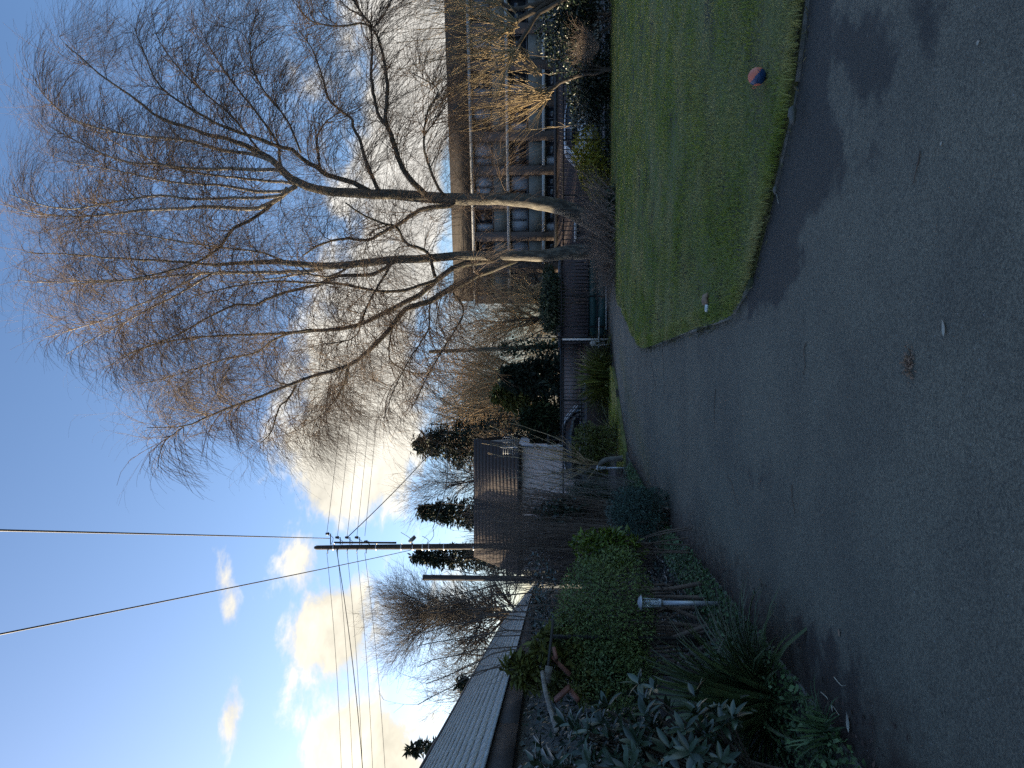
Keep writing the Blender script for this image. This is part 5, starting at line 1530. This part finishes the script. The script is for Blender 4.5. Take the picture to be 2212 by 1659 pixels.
# saplings in front of the garage
sapl = [((1330, 1262), (1140, 1258), (905, 1300)), ((1335, 1280), (1090, 1284), (880, 1330)), ((1330, 1300), (1100, 1310), (925, 1322)), ((1335, 1318), (1120, 1322), (890, 1372)), ((1340, 1332), (1130, 1336), (950, 1350)),
        ((1340, 1350), (1100, 1362), (896, 1398)), ((1345, 1362), (1120, 1372), (975, 1382)), ((1350, 1376), (1080, 1398), (900, 1440)), ((1350, 1392), (1120, 1404), (920, 1478)), ((1355, 1402), (1090, 1436), (905, 1520)),
        ((1360, 1415), (1130, 1432), (1000, 1466)), ((1340, 1345), (1060, 1330), (960, 1268)), ((1330, 1272), (1120, 1250), (960, 1228))]
for k, (a, b, c) in enumerate(sapl):
    D = 10.6 + .5 * math.sin(k * 2.1) - .008 * (a[1] - 1262)
    ft = P(a[0], a[1], D); ft[2] = gz(D) + .04
    wl_ = ['just right of the square post', 'curling over the ridge tip', 'straight and short', 'crossing the round tree trunk', 'thin and upright', 'bowing towards the near end', 'short between two taller ones', 'long and bowed', 'leaning far over the slates', 'reaching furthest over the roof', 'short and bent', 'leaning back towards the utility pole', 'forking below the utility pole']
    s_ = thing('bare_sapling', ft, 'slim bare sapling before the garage, ' + wl_[k], 'sapling', 'bare saplings in front of the garage')
    p = resample([ft, P(b[0], b[1], D), P((b[0] + c[0]) / 2 + 5, (b[1] * .6 + c[1] * .4), D), P(c[0], c[1], D - .2)], 16); p[2:] += rng.normal(size=(14, 3)) * .012
    r = np.linspace(.019, .005, 16)
    V, f = tube1(p, r, 6); part('trunk', V, f, M['stem'], s_, smooth=True)
    p2, r2 = grow(p[None], r[None], 9, .3, 1, 32, .75, K=7, up=.35, wob=.12, rf=.6, rmin=.003)
    p3, r3 = grow(p2, r2, 22, .2, 1, 35, .3, K=5, up=.2, wob=.15, rf=.7, rmin=.0025)
    V2, f2 = tubes(p2, r2, 4); V3, f3 = tubes(p3, r3, 3)
    part('twigs', np.vstack((V2, V3)), [np.vstack((f2, f3 + len(V2)))], M['stem'], s_, kind='stuff')
# pale twiggy silver leaves under the saplings
pos, d = lumps(520, C(1172, 1320, 10.2), (.85, .4, .22), .5, .3)
V, f, r_ = leaves(pos, rng.normal(size=(520, 3)) + (0, 0, .9), .07, 2.2)
solo('pale_leaved_shrub', V, [f], mat('silver_leaf', (.085, .10, .085), .35, (.05, .065, .055), 6, attr=.5), 'sparse pale leaved shrub between the saplings and the rounded shrub', 'shrub', rnd=r_)
# small pruned tree with a curved pale trunk
pt = thing('pruned_tree', G(1352, 990, .05), 'small pruned tree with a curved pale trunk behind the far lamp', 'tree')
D = 20.3
p = resample([G(1352, 988, .02), P(1335, 991, D), P(1310, 993, D), P(1298, 1000, D), P(1290, 1008, D), P(1272, 1006, D)], 14)
V, f = tube1(p, np.linspace(.085, .06, 14), 9); part('trunk', V, f, M['greystem'], pt, smooth=True)
p1, r1 = grow(p[None], np.linspace(.08, .05, 14)[None], 16, .6, 1, 45, 2.9, K=9, up=.9, wob=.11, rf=.34, rmin=.008, tshrink=.1, bias=(0, 0, .5))
p2, r2 = grow(p1, r1, 110, .2, 1, 32, .75, K=6, up=.25, wob=.14, rf=.6, rmin=.005)
V, f = tubes(p1, r1, 5); V2, f2 = tubes(p2, r2, 3)
part('branches', np.vstack((V, V2)), [np.vstack((f, f2 + len(V)))], M['goldtwig'], pt, kind='stuff', smooth=True)
# golden cypress sprays at the garage wall
conifer('golden_cypress', 'small golden green cypress against the dark fascia of the garage', np.array((C(1300, 1450, 8.0)[0], 8.0, gz(8.0))), C(1098, 1450, 8.0)[2] - gz(8.0), .42, 1500, lsize=.13, matl=M['conifer_gold'], z0=.35, droop=.35, tip=.05)
conifer('golden_cypress', 'shorter golden green cypress spray next to the leaning roof board', np.array((C(1300, 1385, 8.3)[0], 8.3, gz(8.3))), C(1150, 1385, 8.3)[2] - gz(8.3), .30, 800, lsize=.12, matl=M['conifer_gold'], z0=.5, droop=.35, tip=.05)

# ------------------------------------------------------------------ broken timber shelter in the shrubs
M['darkwood'] = mat('dark_wet_wood', (.022, .020, .018), .7, (.035, .03, .026), 10, stretch=(1, 1, .1), bump=.4)
M['redwood'] = mat('red_brown_timber', (.22, .085, .055), .7, (.15, .06, .04), 10, bump=.3)
M['oldwood'] = mat('weathered_pole', (.24, .215, .18), .85, (.11, .095, .08), 14, stretch=(1, 1, .2), bump=.5)
D = 7.4
sh = thing('timber_shelter', (C(1250, 1450, D)[0], D, gz(D)), 'broken timber shelter with a dark roof board and red brown struts among shrubs', 'shelter')
B = Buf(); B.bar(C(1194, 1352, D + .5), C(1181, 1470, D - .1), .22, .028, (0, -.12, 1)); B.part('roof_board', M['darkwood'], sh)
B = Buf(); B.bar(C(1186, 1440, D - .18), C(1181, 1474, D - .2), .05, .07); B.part('board_end', M['oldwood'], sh)
for a, b in (((1192, 1420), (1232, 1458)), ((1200, 1512), (1230, 1484)), ((1232, 1492), (1250, 1514)), ((1196, 1400), (1202, 1425))):
    B = Buf(); B.bar(C(*a, D + .1), C(*b, D), .055, .035); B.part('strut', M['redwood'], sh)
B = Buf(); B.bar(C(1190, 1375, D + .6), (C(1190, 1375, D + .6)[0], D + .6, gz(D)), .035); B.part('upright', M['darkwood'], sh)
B = Buf(); B.tube(resample([C(1172, 1452, 7.2), C(1180, 1500, 6.6), C(1203, 1578, 5.8)], 8), .022, 8); B.solo('pole', M['oldwood'], 'pale weathered pole leaning on the broken timber shelter', 'pole', smooth=True)

# ------------------------------------------------------------------ bollard lamps
M['steel'] = mat('brushed_steel', (.42, .43, .44), .42, (.30, .31, .32), 30, metal=.45, stretch=(1, 1, .05))
M['clear'] = None
cg = bpy.data.materials.new('clear_glass'); cg.use_nodes = True
b_ = cg.node_tree.nodes['Principled BSDF']; b_.inputs['Transmission Weight'].default_value = .92; b_.inputs['Roughness'].default_value = .03; b_.inputs['Base Color'].default_value = (.85, .9, .9, 1); b_.inputs['IOR'].default_value = 1.15


def lathe(prof, c, n=20):
    a = np.arange(n) * 2 * np.pi / n; pr = np.asarray(prof, float)
    V = np.stack((pr[:, None, 0] * np.cos(a), pr[:, None, 0] * np.sin(a), pr[:, 1][:, None].repeat(n, 1)), -1).reshape(-1, 3) + c
    i = np.arange(len(pr) - 1)[:, None] * n; k = np.arange(n)[None]; k2 = (k + 1) % n
    Fq = np.stack((i + k, i + k2, i + n + k2, i + n + k), -1).reshape(-1, 4)
    return V, [Fq]


def lamp_post(label, base, H):
    t = thing('garden_lamp', base, label, 'lamp', 'steel garden lamps along the bed')
    s = H / .84; b = np.array(base, float)
    pr = lambda q: [(x * s, z * s) for x, z in q]
    V, f = lathe(pr([(0, -.05), (.024, -.05), (.024, .60), (.0, .60)]), b); part('post', V, f, M['steel'], t, smooth=False)
    V, f = lathe(pr([(0, .60), (.038, .60), (.041, .612), (.041, .625), (.036, .630), (0, .630)]), b); part('collar', V, f, M['steel'], t)
    V, f = lathe(pr([(.020, .630), (.020, .71), (.014, .715), (.0, .715)]), b); part('lamp_holder', V, f, M['white_trim'], t)
    V, f = lathe(pr([(.0, .715), (.016, .72), (.024, .745), (.018, .77), (0, .78)]), b); part('bulb', V, f, cg, t, smooth=True)
    V, f = lathe(pr([(.037, .632), (.037, .806)]), b, 28); part('glass_cylinder', V, f, cg, t, smooth=True)
    B = Buf()
    for k in range(4):
        a = k * math.pi / 2 + .5; p = np.array((math.cos(a), math.sin(a), 0)) * .042 * s
        B.tube([b + p + (0, 0, .625 * s), b + p + (0, 0, .812 * s)], .0035 * s, 5)
    B.part('rods', M['steel'], t)
    V, f = lathe(pr([(0, .806), (.076, .806), (.078, .809), (.048, .833), (.016, .845), (0, .846)]), b, 28); part('cap', V, f, M['steel'], t)
    return t


lamp_post('steel garden lamp with clear cylinder at the kerb before the rounded shrub', G(1560, 1304, .05) + (0, 0, .01), .84)
lamp_post('smaller looking steel garden lamp at the kerb beside the pruned tree', G(1360, 1011, .05) + (0, 0, .01), .84)['label'] = 'steel garden lamp further along the bed beside the pruned tree'

# ------------------------------------------------------------------ the ball
M['ball_blue'] = mat('blue_rubber', (.012, .045, .13), .45, (.010, .036, .105), 30)
M['ball_orange'] = mat('faded_orange_rubber', (.62, .17, .10), .55, (.52, .15, .095), 12)
bq = G(1653, 165, .05); br_ = .069
bc = bq + (0, 0, br_ - .006)
ball = thing('ball', bc - (0, 0, br_), 'small blue and orange rubber ball lying in the grass', 'ball')
nu, nv = 40, 22
uu = np.arange(nu) * 2 * np.pi / nu; vv = np.linspace(0, np.pi, nv)
Vb = np.stack((np.sin(vv)[:, None] * np.cos(uu), np.sin(vv)[:, None] * np.sin(uu), np.cos(vv)[:, None].repeat(nu, 1)), -1).reshape(-1, 3)
i = np.arange(nv - 1)[:, None] * nu; k = np.arange(nu)[None]; k2 = (k + 1) % nu
Fb = np.stack((i + k, i + nu + k, i + nu + k2, i + k2), -1).reshape(-1, 4)
# swirl: orange where this curved field is positive (panels like a tennis ball seam)
ctr = Vb[Fb].mean(1); ctr = unit_rows(ctr)
az_ = math.atan2(-bc[1], -bc[0]); toc = np.array((math.cos(az_), math.sin(az_), .18)); toc = unit(toc)
rt_ = unit(np.cross((0, 0, 1.0), toc)) * 1.0; up_ = np.cross(toc, rt_)
X = ctr @ rt_; Y = ctr @ up_; Z = ctr @ toc      # X to the viewer's right, Y up
orange = ((Y + .75 * X + .35 * np.maximum(0, X - .6) - .3) > 0) | ((X < -.78) & (Y < .35)) | (Z < -.55) & (Y < .2)
shr = bc
for nm, sel, ml in (('blue_panel', ~orange, M['ball_blue']), ('orange_panel', orange, M['ball_orange'])):
    part(nm, Vb * (br_ if nm == 'blue_panel' else br_ * 1.012) + bc, [Fb[sel]], ml, ball, smooth=True)
gpv = resample([bc + rt_ * x * br_ + up_ * y * br_ + toc * math.sqrt(max(.02, 1.03 - x * x - y * y)) * br_ for x, y in ((-.62, -.1), (-.3, .12), (.1, -.18), (.5, -.15), (.75, .1))], 14)
V, f = tube1(gpv, .0028, 6); part('moulded_line', V, f, M['ball_blue'], ball, smooth=True)
st = bc + rt_ * -br_ * .98 + up_ * .25 * br_
V, f = tube1(resample([st, st - rt_ * .014 + up_ * .01, st - rt_ * .02 - up_ * .006, st - rt_ * .008 - up_ * .02], 10), .003, 6); part('loop', V, f, M['ball_orange'], ball, smooth=True)

# ------------------------------------------------------------------ poles and wires
M['polewood'] = mat('pole_wood', (.060, .050, .042), .9, (.04, .034, .03), 8, stretch=(1, 1, .1), bump=.4)
M['wire'] = mat('dark_wire', (.025, .022, .024), .6)
M['strap_metal'] = mat('pale_strap', (.55, .56, .58), .5, metal=.5)
M['porcelain'] = mat('dark_porcelain', (.05, .04, .035), .3)
DP = 32.0
up0 = P(1320, 1178, DP); up0[2] = gz(DP)
pole = thing('utility_pole', up0, 'tall dark wooden utility pole with insulators, cross wires and a small street lamp', 'pole')
V, f = tube1([up0, P(1026, 1180.5, DP), P(760, 1182, DP), P(684, 1183, DP), P(679, 1183, DP)], np.array([15, 13.6, 10.5, 9.6, 5]) * DP / F / 2, 12); part('pole_shaft', V, f, M['polewood'], pole, smooth=True)
for xx in (720, 812, 866, 891, 912, 926, 958, 1022):
    V, f = tube1([P(xx, 1181.5, DP), P(xx + 2, 1181.5, DP)], .15, 14, False); part('steel_strap', V, f, M['strap_metal'], pole)
B = Buf(); B.bar(P(722, 1172, DP), P(856, 1172.5, DP), .07, .09); B.part('cable_duct', M['polewood'], pole)
ins = [(706, 1153), (727, 1161), (748, 1161), (769, 1161), (789, 1170)]
for (x, y) in ins:
    B = Buf(); a = P(x + 8, 1176, DP); b = P(x + 8, y, DP); c = P(x - 2, y, DP)
    B.tube([a, b, P(x + 4, y, DP)], .022, 6)
    B.part('bracket', M['iron'], pole)
    q = P(x + 3, y, DP)
    V, f = lathe([(0, 0), (.07, 0), (.075, .03), (.045, .05), (.07, .08), (.045, .11), (.055, .14), (0, .16)], q - (0, 0, .03), 12); part('insulator', V, f, M['porcelain'], pole)
    V, f = tube1(resample([P(x, y, DP - .05), P(x + 14, y + 10, DP - .15), P(x + 4, 1186, DP - .22), P(x + 1, 1194, DP - .1)], 10), .012, 5); part('jumper_wire', V, f, M['wire'], pole)
    B = Buf(); B.bar(P(x + 2, 1186, DP), P(x + 2, 1196, DP), .03); B.part('bracket', M['iron'], pole)
B = Buf(); B.bar(P(891, 1177, DP), P(888, 1168, DP), .05); B.part('lamp_arm', M['iron'], pole)
lh = P(891, 1166, DP)
B = Buf(); B.bar(P(886, 1169, DP), P(895, 1161, DP), .16, .5, (0, 1, 0)); B.part('lamp_head', mat('lamp_grey', (.25, .27, .26), .6), pole)
for (x, y0, x2, y2) in ((890, 1176, 866, 1150), (922, 1176, 935, 1140), (922, 1174, 912, 1158)):
    V, f = tube1(resample([P(x, y0, DP), P((x + x2) / 2 + 8, (y0 + y2) / 2, DP), P(x2, y2, DP)], 8), .012, 5); part('loose_cable', V, f, M['wire'], pole)


def wire(label, a, b, r, sag, n=40, r2=None):
    u = np.linspace(0, 1, n)[:, None]
    p = a * (1 - u) + b * u; p[:, 2] -= (4 * sag * u * (1 - u))[:, 0]
    rr = np.linspace(r, r if r2 is None else r2, n)
    V, f = tube1(p, rr, 6)
    return solo('overhead_wire', V, f, M['wire'], label, 'wire', 'overhead wires at the utility pole', org=p[0])


nm_ = ['topmost', 'second', 'third', 'fourth', 'lowest']
for k, (xp, xr, xl) in enumerate(((706, 800, 735), (729, 815, 759), (750, 829, 781), (771, 846, 803), (788, 862, 832))):
    wire(nm_[k] + ' thin wire running from the utility pole behind the birch crowns', P(xp, 1153 + (k > 0) * 5, DP), P(xr - 6, -60, 52), .010, .55)
    wire(nm_[k] + ' thin wire running from the utility pole over the garage', P(xp, 1194, DP), P(xl + 5, 1760, 30), .009, .12)
wire('thicker service cable running from the utility pole over the garage among the thin wires', P(727, 1188, DP), P(790, 1760, 27), .016, .15)
wire('thick twisted cable rising from the utility pole straight overhead', P(712, 1163, DP), P(-60, 1144, 7.0), .017, .10, r2=.012)
wire('dark cable slanting from the lamp on the utility pole up over the clouds', P(889, 1188, DP), P(-60, 1382, 7.0), .013, .10, r2=.010)
wire('cable dropping from the utility pole behind the birch twigs', P(748, 1163, DP), P(990, 905, 48), .02, .25)
wire('slack low wire from the utility pole past the dark spruce', P(935, 1140, DP), P(960, 960, 46), .018, .4)

sq = thing('square_post', P(1300, 1250, 26) * (1, 1, 0) + (0, 0, gz(26)), 'square dark timber post without wires standing past the garage end', 'post')
q = P(1125, 1250, 26); B = Buf(); B.box((q[0], 26, (P(915, 1250, 26)[2] + gz(26)) / 2), (.165, .165, P(915, 1250, 26)[2] - gz(26)))
V, f, r_ = B.get(); part('shaft', V, f, M['polewood'], sq)
B = Buf(); B.box((q[0], 26, P(915, 1250, 26)[2] + .012), (.18, .18, .02)); B.part('cap', M['polewood'], sq)
ip = thing('ivy_pole', P(1300, 752, 41) * (1, 1, 0) + (0, 0, -1.1), 'leaning old telegraph pole with ivy round its lower half', 'pole')
a = P(1250, 745, 41); a[2] = -1.1; b = P(926, 760, 41)
V, f = tube1([a, (a + b) / 2, b - (b - a) * .01, b], [.16, .13, .115, .07], 10); part('shaft', V, f, mat('mossy_pole', (.085, .078, .05), .9, (.06, .055, .04), 6), ip, smooth=True)
V, f = tube1([P(958, 758, 40.9), P(961, 758, 40.9)], .13, 10); part('band', V, f, M['strap_metal'], ip)
u = rng.random(1500)[:, None] ** 1.2 * .55
pos = a * (1 - u) + b * u + rng.normal(size=(1500, 3)) * (.26, .26, .1)
V, f, r_ = leaves(pos, rng.normal(size=(1500, 3)) + (0, -.3, .3), .16, 1.2); part('ivy', V, [f], M['hedge_leaf'], ip, r_, kind='stuff')

# ------------------------------------------------------------------ cars
M['tyre'] = mat('tyre', (.015, .015, .016), .85)
M['carglass'] = mat('car_glass', (.012, .014, .017), .06, (.016, .018, .022), 1, spec=.6)


def car(label, pos, yaw, body, length=4.4, width=1.8, height=1.55, rails=True, trim=None):
    t = thing('parked_car', pos, label, 'car', 'cars parked in the street')
    ca, sa = math.cos(yaw), math.sin(yaw)
    W = lambda p: np.array([(ca * x - sa * y, sa * x + ca * y, z) for x, y, z in np.atleast_2d(np.asarray(p, float))]) + np.array(pos)
    L2 = length / 2; k = height / 1.55

    def loft(st, ring):
        V = []; F_ = []
        n = None
        for s in st:
            r = ring(*s); n = len(r); V += r
        for i in range(len(st) - 1):
            for j in range(n):
                a = i * n + j; b = i * n + (j + 1) % n
                F_.append((a, b, b + n, a + n))
        c0 = len(V)
        V.append(tuple(np.mean(V[:n], 0))); V.append(tuple(np.mean(V[-2 - n + 1:-1], 0)))
        F3 = [(j, c0, (j + 1) % n) for j in range(n)] + [((len(st) - 1) * n + (j + 1) % n, c0 + 1, (len(st) - 1) * n + j) for j in range(n)]
        return W(V), [np.array(F_), np.array(F3)]
    hw = width / 2

    def ring(x, zb, zt, w):
        return [(x, -w * .92, zb), (x, -w, zb + .12), (x, -w, zb + (zt - zb) * .6), (x, -w * .93, zt - .03), (x, -w * .80, zt), (x, w * .80, zt), (x, w * .93, zt - .03), (x, w, zb + (zt - zb) * .6), (x, w, zb + .12), (x, w * .92, zb)]
    st = [(-L2, .42, .80 * k, hw * .82), (-L2 + .08, .28, .93 * k, hw * .94), (-L2 + .7, .22, .97 * k, hw), (0, .2, .95 * k, hw), (L2 - 1.3, .2, .93 * k, hw), (L2 - .6, .22, .86 * k, hw * .98), (L2 - .12, .26, .74 * k, hw * .9), (L2, .36, .62 * k, hw * .78)]
    V, f = loft(st, ring); part('body', V, f, body, t, smooth=False)
    cab = [(-L2 + .12, .92 * k, 1.02 * k, hw * .82), (-L2 + .42, .92 * k, 1.42 * k, hw * .76), (-L2 + 1.0, .9 * k, 1.53 * k, hw * .74), (.1, .9 * k, 1.55 * k, hw * .74), (.55, .9 * k, 1.49 * k, hw * .75), (L2 - 1.05, .88 * k, .98 * k, hw * .84)]

    def cring(x, zb, zt, w):
        wb = hw * .93
        return [(x, -wb, zb), (x, -(w + (wb - w) * .1), zt - .08), (x, -w * .86, zt), (x, w * .86, zt), (x, (w + (wb - w) * .1), zt - .08), (x, wb, zb)]
    V, f = loft(cab, cring); g = part('windows', V, f, M['carglass'], t)
    rf = [(-L2 + .40, 1.38 * k, 1.44 * k, hw * .77), (-L2 + 1.0, 1.49 * k, 1.55 * k, hw * .75), (.1, 1.51 * k, 1.57 * k, hw * .75), (.55, 1.45 * k, 1.51 * k, hw * .76)]
    V, f = loft(rf, lambda x, zb, zt, w: [(x, -w, zb), (x, -w * .8, zt), (x, w * .8, zt), (x, w, zb)]); part('roof', V, f, body, t)
    for s in (-1, 1):
        for (xa, za, xb, zb, nm) in ((L2 - 1.08, .97, .55, 1.46, 'front_pillar'), (-.35, .95, -.40, 1.49, 'middle_pillar'), (-L2 + .2, .97, -L2 + .45, 1.40, 'rear_pillar')):
            B = Buf(); p, q = W([(xa, s * hw * .90, za * k), (xb, s * hw * .775, zb * k)]); B.bar(p, q, .07, .05); B.part(nm, body, t)
        B = Buf()
        pp = W(resample([(L2 - 1.0, s * hw * .89, 1.0 * k), (.55, s * hw * .80, 1.475 * k), (0, s * hw * .79, 1.54 * k), (-L2 + 1.0, s * hw * .79, 1.52 * k), (-L2 + .5, s * hw * .80, 1.40 * k)], 24))
        B.tube(pp, .028, 6)
        if rails: B.part('roof_rail', trim or M['strap_metal'], t)
        B = Buf(); p = W([(L2 - 1.45, s * (hw + .11), 1.0 * k)])[0]; B.box(p, (.14, .2, .15)); B.part('wing_mirror', body, t)
        B = Buf(); p, q = W([(L2 - 1.3, s * (hw + .006), .93 * k), (-L2 + .6, s * (hw + .006), .95 * k)]); B.bar(p, q, .02, .03); B.part('door_trim', trim or M['strap_metal'], t)
        for xw in (L2 - .85, -L2 + .8):
            p = W([(xw, s * (hw - .10), .32), (xw, s * (hw + .02), .32)]); V, f = tube1(p, .32, 20); wh = part('wheel', V, f, M['tyre'], t, smooth=False)
            p = W([(xw, s * (hw + .0), .32), (xw, s * (hw + .028), .32)]); V, f = tube1(p, .2, 16); part('rim', V, f, M['galv'], wh)
        B = Buf(); B.box(W([(L2 - .14, s * hw * .66, .66 * k)])[0], (.22, .34, .12)); B.part('headlight', M['white_trim'], t)
        B = Buf(); B.box(W([(-L2 + .05, s * hw * .74, .82 * k)])[0], (.1, .2, .22)); B.part('tail_light', mat('red_lens', (.3, .01, .01), .3), t)
    return t


M['car_grey'] = mat('dark_grey_car_paint', (.055, .06, .068), .3, (.05, .055, .062), 3, spec=.6)
M['car_white'] = mat('white_car_paint', (.68, .69, .70), .3, (.62, .63, .64), 3)
M['car_dark'] = mat('navy_car_paint', (.018, .02, .028), .3, (.016, .018, .024), 3)
xq = P(1260, 935, 32.2)[0]
car('dark grey car with bright window trim parked behind the railing near the pale house', (xq, 32.4, -1.07), 0.0, M['car_grey'], 4.5, 1.8, 1.82)
xq = P(1225, 352, 38)[0]
car('white car parked beyond the golden yew bush', (P(1225, 300, 37)[0], 37.2, -1.07), math.pi, M['car_white'], 4.3, 1.8, 1.62)

# ------------------------------------------------------------------ small things on the drive and lawn
M['pale_leaf'] = mat('pale_dead_leaf', (.42, .38, .30), .8, (.30, .26, .20), 30)
M['tan_leaf'] = mat('tan_dead_leaf', (.32, .20, .13), .85, (.22, .14, .09), 30)


def leaf_shape(name, x, y, size, matl, label, aspect=2.0, az=None, lift=.004, n=7, curl=.18):
    c = G(x, y, 0); a = rng.random() * 6.28 if az is None else az
    u = np.linspace(0, 1, n); w = np.sin(u ** .8 * np.pi) * .5 / aspect * size + .001
    X_ = (u - .5) * size; Zc = curl * size * (2 * u - 1) ** 2 * .5
    l = np.column_stack((X_, w, Zc + w * .35)); m_ = np.column_stack((X_, 0 * u, Zc)); r = np.column_stack((X_, -w * .9, Zc + w * .4))
    V = np.concatenate((l, m_, r)); ca, sa = math.cos(a), math.sin(a)
    V = V @ np.array(((ca, sa, 0), (-sa, ca, 0), (0, 0, 1))) + c + (0, 0, lift)
    i = np.arange(n - 1)
    return solo(name, V, [np.concatenate((np.stack((i, i + n, i + n + 1, i + 1), 1), np.stack((i + n, i + 2 * n, i + 2 * n + 1, i + n + 1), 1)))], matl, label, 'leaf', smooth=True, org=c)


leaf_shape('fallen_leaf', 2042, 708, .075, M['pale_leaf'], 'narrow pale leaf lying alone on the drive away from the brown cluster', 3.0, .2)
leaf_shape('fallen_leaf', 1815, 1367, .05, M['tan_leaf'], 'small tan leaf on the drive below the near lamp', 2.2)
leaf_shape('fallen_leaf', 1800, 1524, .07, M['pale_leaf'], 'pale curled leaf near the kerb by the feathery tuft', 2.4, .4)
leaf_shape('fallen_leaf', 1836, 1560, .11, M['pale_leaf'], 'large whitish leaf at the kerb by the rhododendron', 2.2, .3)
leaf_shape('fallen_leaf', 1630, 1278, .05, mat('green_dead_leaf', (.07, .12, .05), .6), 'small green leaf on the drive next to the near lamp', 1.8)
leaf_shape('fallen_leaf', 2116, 92, .022, M['pale_leaf'], 'tiny round whitish leaf speck on the drive, closest to the camera', 1.3)
leaf_shape('fallen_leaf', 2036, 310, .022, M['pale_leaf'], 'tiny yellowish leaf speck on the open drive', 1.4)
# brown cluster of catkins and leaf bits
c = G(1965, 785, 0)
pos = c + np.column_stack((rng.normal(size=150) * .030, rng.normal(size=150) * .026, .003 + rng.random(150) * .008))
V, f, r_ = leaves(pos, rng.normal(size=(150, 3)) * .5 + (0, 0, 1), .022, 2.6)
solo('leaf_cluster', V, [f], M['tan_leaf'], 'flattened cluster of tan leaf bits in the middle of the drive', 'leaves', kind='stuff', rnd=r_)
# crumpled scrap on the lawn
c = G(1530, 648, .05)
scrap = thing('crumpled_scrap', c, 'crumpled brown and white scrap lying on the lawn near its point', 'litter')
for nm, off, rad, ml in (('brown_crumple', (0.0, 0.0, .035), .055, M['tan_leaf']), ('white_crumple', (-.085, -.01, .02), .035, M['white_paint'])):
    bm = bmesh.new(); bmesh.ops.create_icosphere(bm, subdivisions=2, radius=rad)
    V = np.array([v.co[:] for v in bm.verts]); f = np.array([[v.index for v in q.verts] for q in bm.faces]); bm.free()
    V = V * (1.2, .9, .6) * (1 + rng.normal(size=(len(V), 1)) * .22) + c + off
    part(nm, V, [f], ml, scrap)
# pale stone pieces on the kerb
for (x, y, s, lab) in ((1711, 243, .045, 'rough grey stone lump on the lawn kerb'), (1712, 258, .035, 'smaller grey stone lump beside the larger one on the kerb'), (1674, 410, .028, 'small whitish pebble on the kerb')):
    c = G(x, y, .07)
    bm = bmesh.new(); bmesh.ops.create_icosphere(bm, subdivisions=2, radius=s)
    V = np.array([v.co[:] for v in bm.verts]); f = np.array([[v.index for v in q.verts] for q in bm.faces]); bm.free()
    V = V * (1, .8, .6) * (1 + rng.normal(size=(len(V), 1)) * .08) + c
    solo('stone', V, [f], M['concrete'], lab, 'stone', 'stones on the lawn kerb', smooth=False)
# twigs on the tarmac
tw = [((1742, 742), (1737, 810), 'short dark twig near the middle of the drive'), ((1712, 1048), (1718, 1110), 'dark curved twig lying past the leaf cluster'), ((1547, 840), (1545, 915), 'long dark twig on the far part of the drive'), ((1990, 326), (1976, 395), 'bent dark twig on the near right of the drive'),
      ((1431, 748), (1436, 850), 'long thin twig off the lawn point'), ((1676, 413), (1684, 440), 'pale twig resting against the lawn kerb'), ((1804, 1463), (1830, 1480), 'straw coloured stalk at the kerb by the rhododendron'), ((1775, 1495), (1815, 1545), 'long straw stalk lying along the kerb'),
      ((1640, 1250), (1650, 1268), 'dark bent twig by the near lamp'), ((1405, 780), (1418, 840), 'thin dark twig in front of the lawn point'), ((1572, 1030), (1600, 1090), 'faint twig in the mid drive')]
for (a, b, lab) in tw:
    A = G(*a, 0) + (0, 0, .006); Bq = G(*b, 0) + (0, 0, .006); L_ = np.linalg.norm(Bq - A)
    p = resample([A, A * .66 + Bq * .34 + rng.normal(size=3) * (1, 1, .05) * L_ * .06, A * .3 + Bq * .7 + rng.normal(size=3) * (1, 1, .05) * L_ * .06, Bq], 12)
    V, f = tube1(p, np.linspace(.0038, .002, 12), 5)
    solo('fallen_twig', V, f, M['pale_leaf'] if ('straw' in lab or 'pale' in lab) else M['stem'], lab, 'twig', 'twigs fallen on the drive', smooth=True)
# tiny debris over the tarmac
n = 900
q = np.column_stack((rng.uniform(-3.5, 6, n), 2 + 20 * rng.random(n) ** 1.4)); q = q[~inpoly(q, lawn_poly) & ~inpoly(q, bed_poly)]
V, f, r_ = leaves(np.column_stack((q, SLOPE * q[:, 1] + .004)), rng.normal(size=(len(q), 3)) * .15 + (0, 0, 1), .014, 2.5)
solo('debris', V, [f], mat('debris', (.12, .10, .08), .9, (.05, .04, .035), 2, attr=.6), 'tiny dry bits scattered over the drive', kind='stuff', rnd=r_)
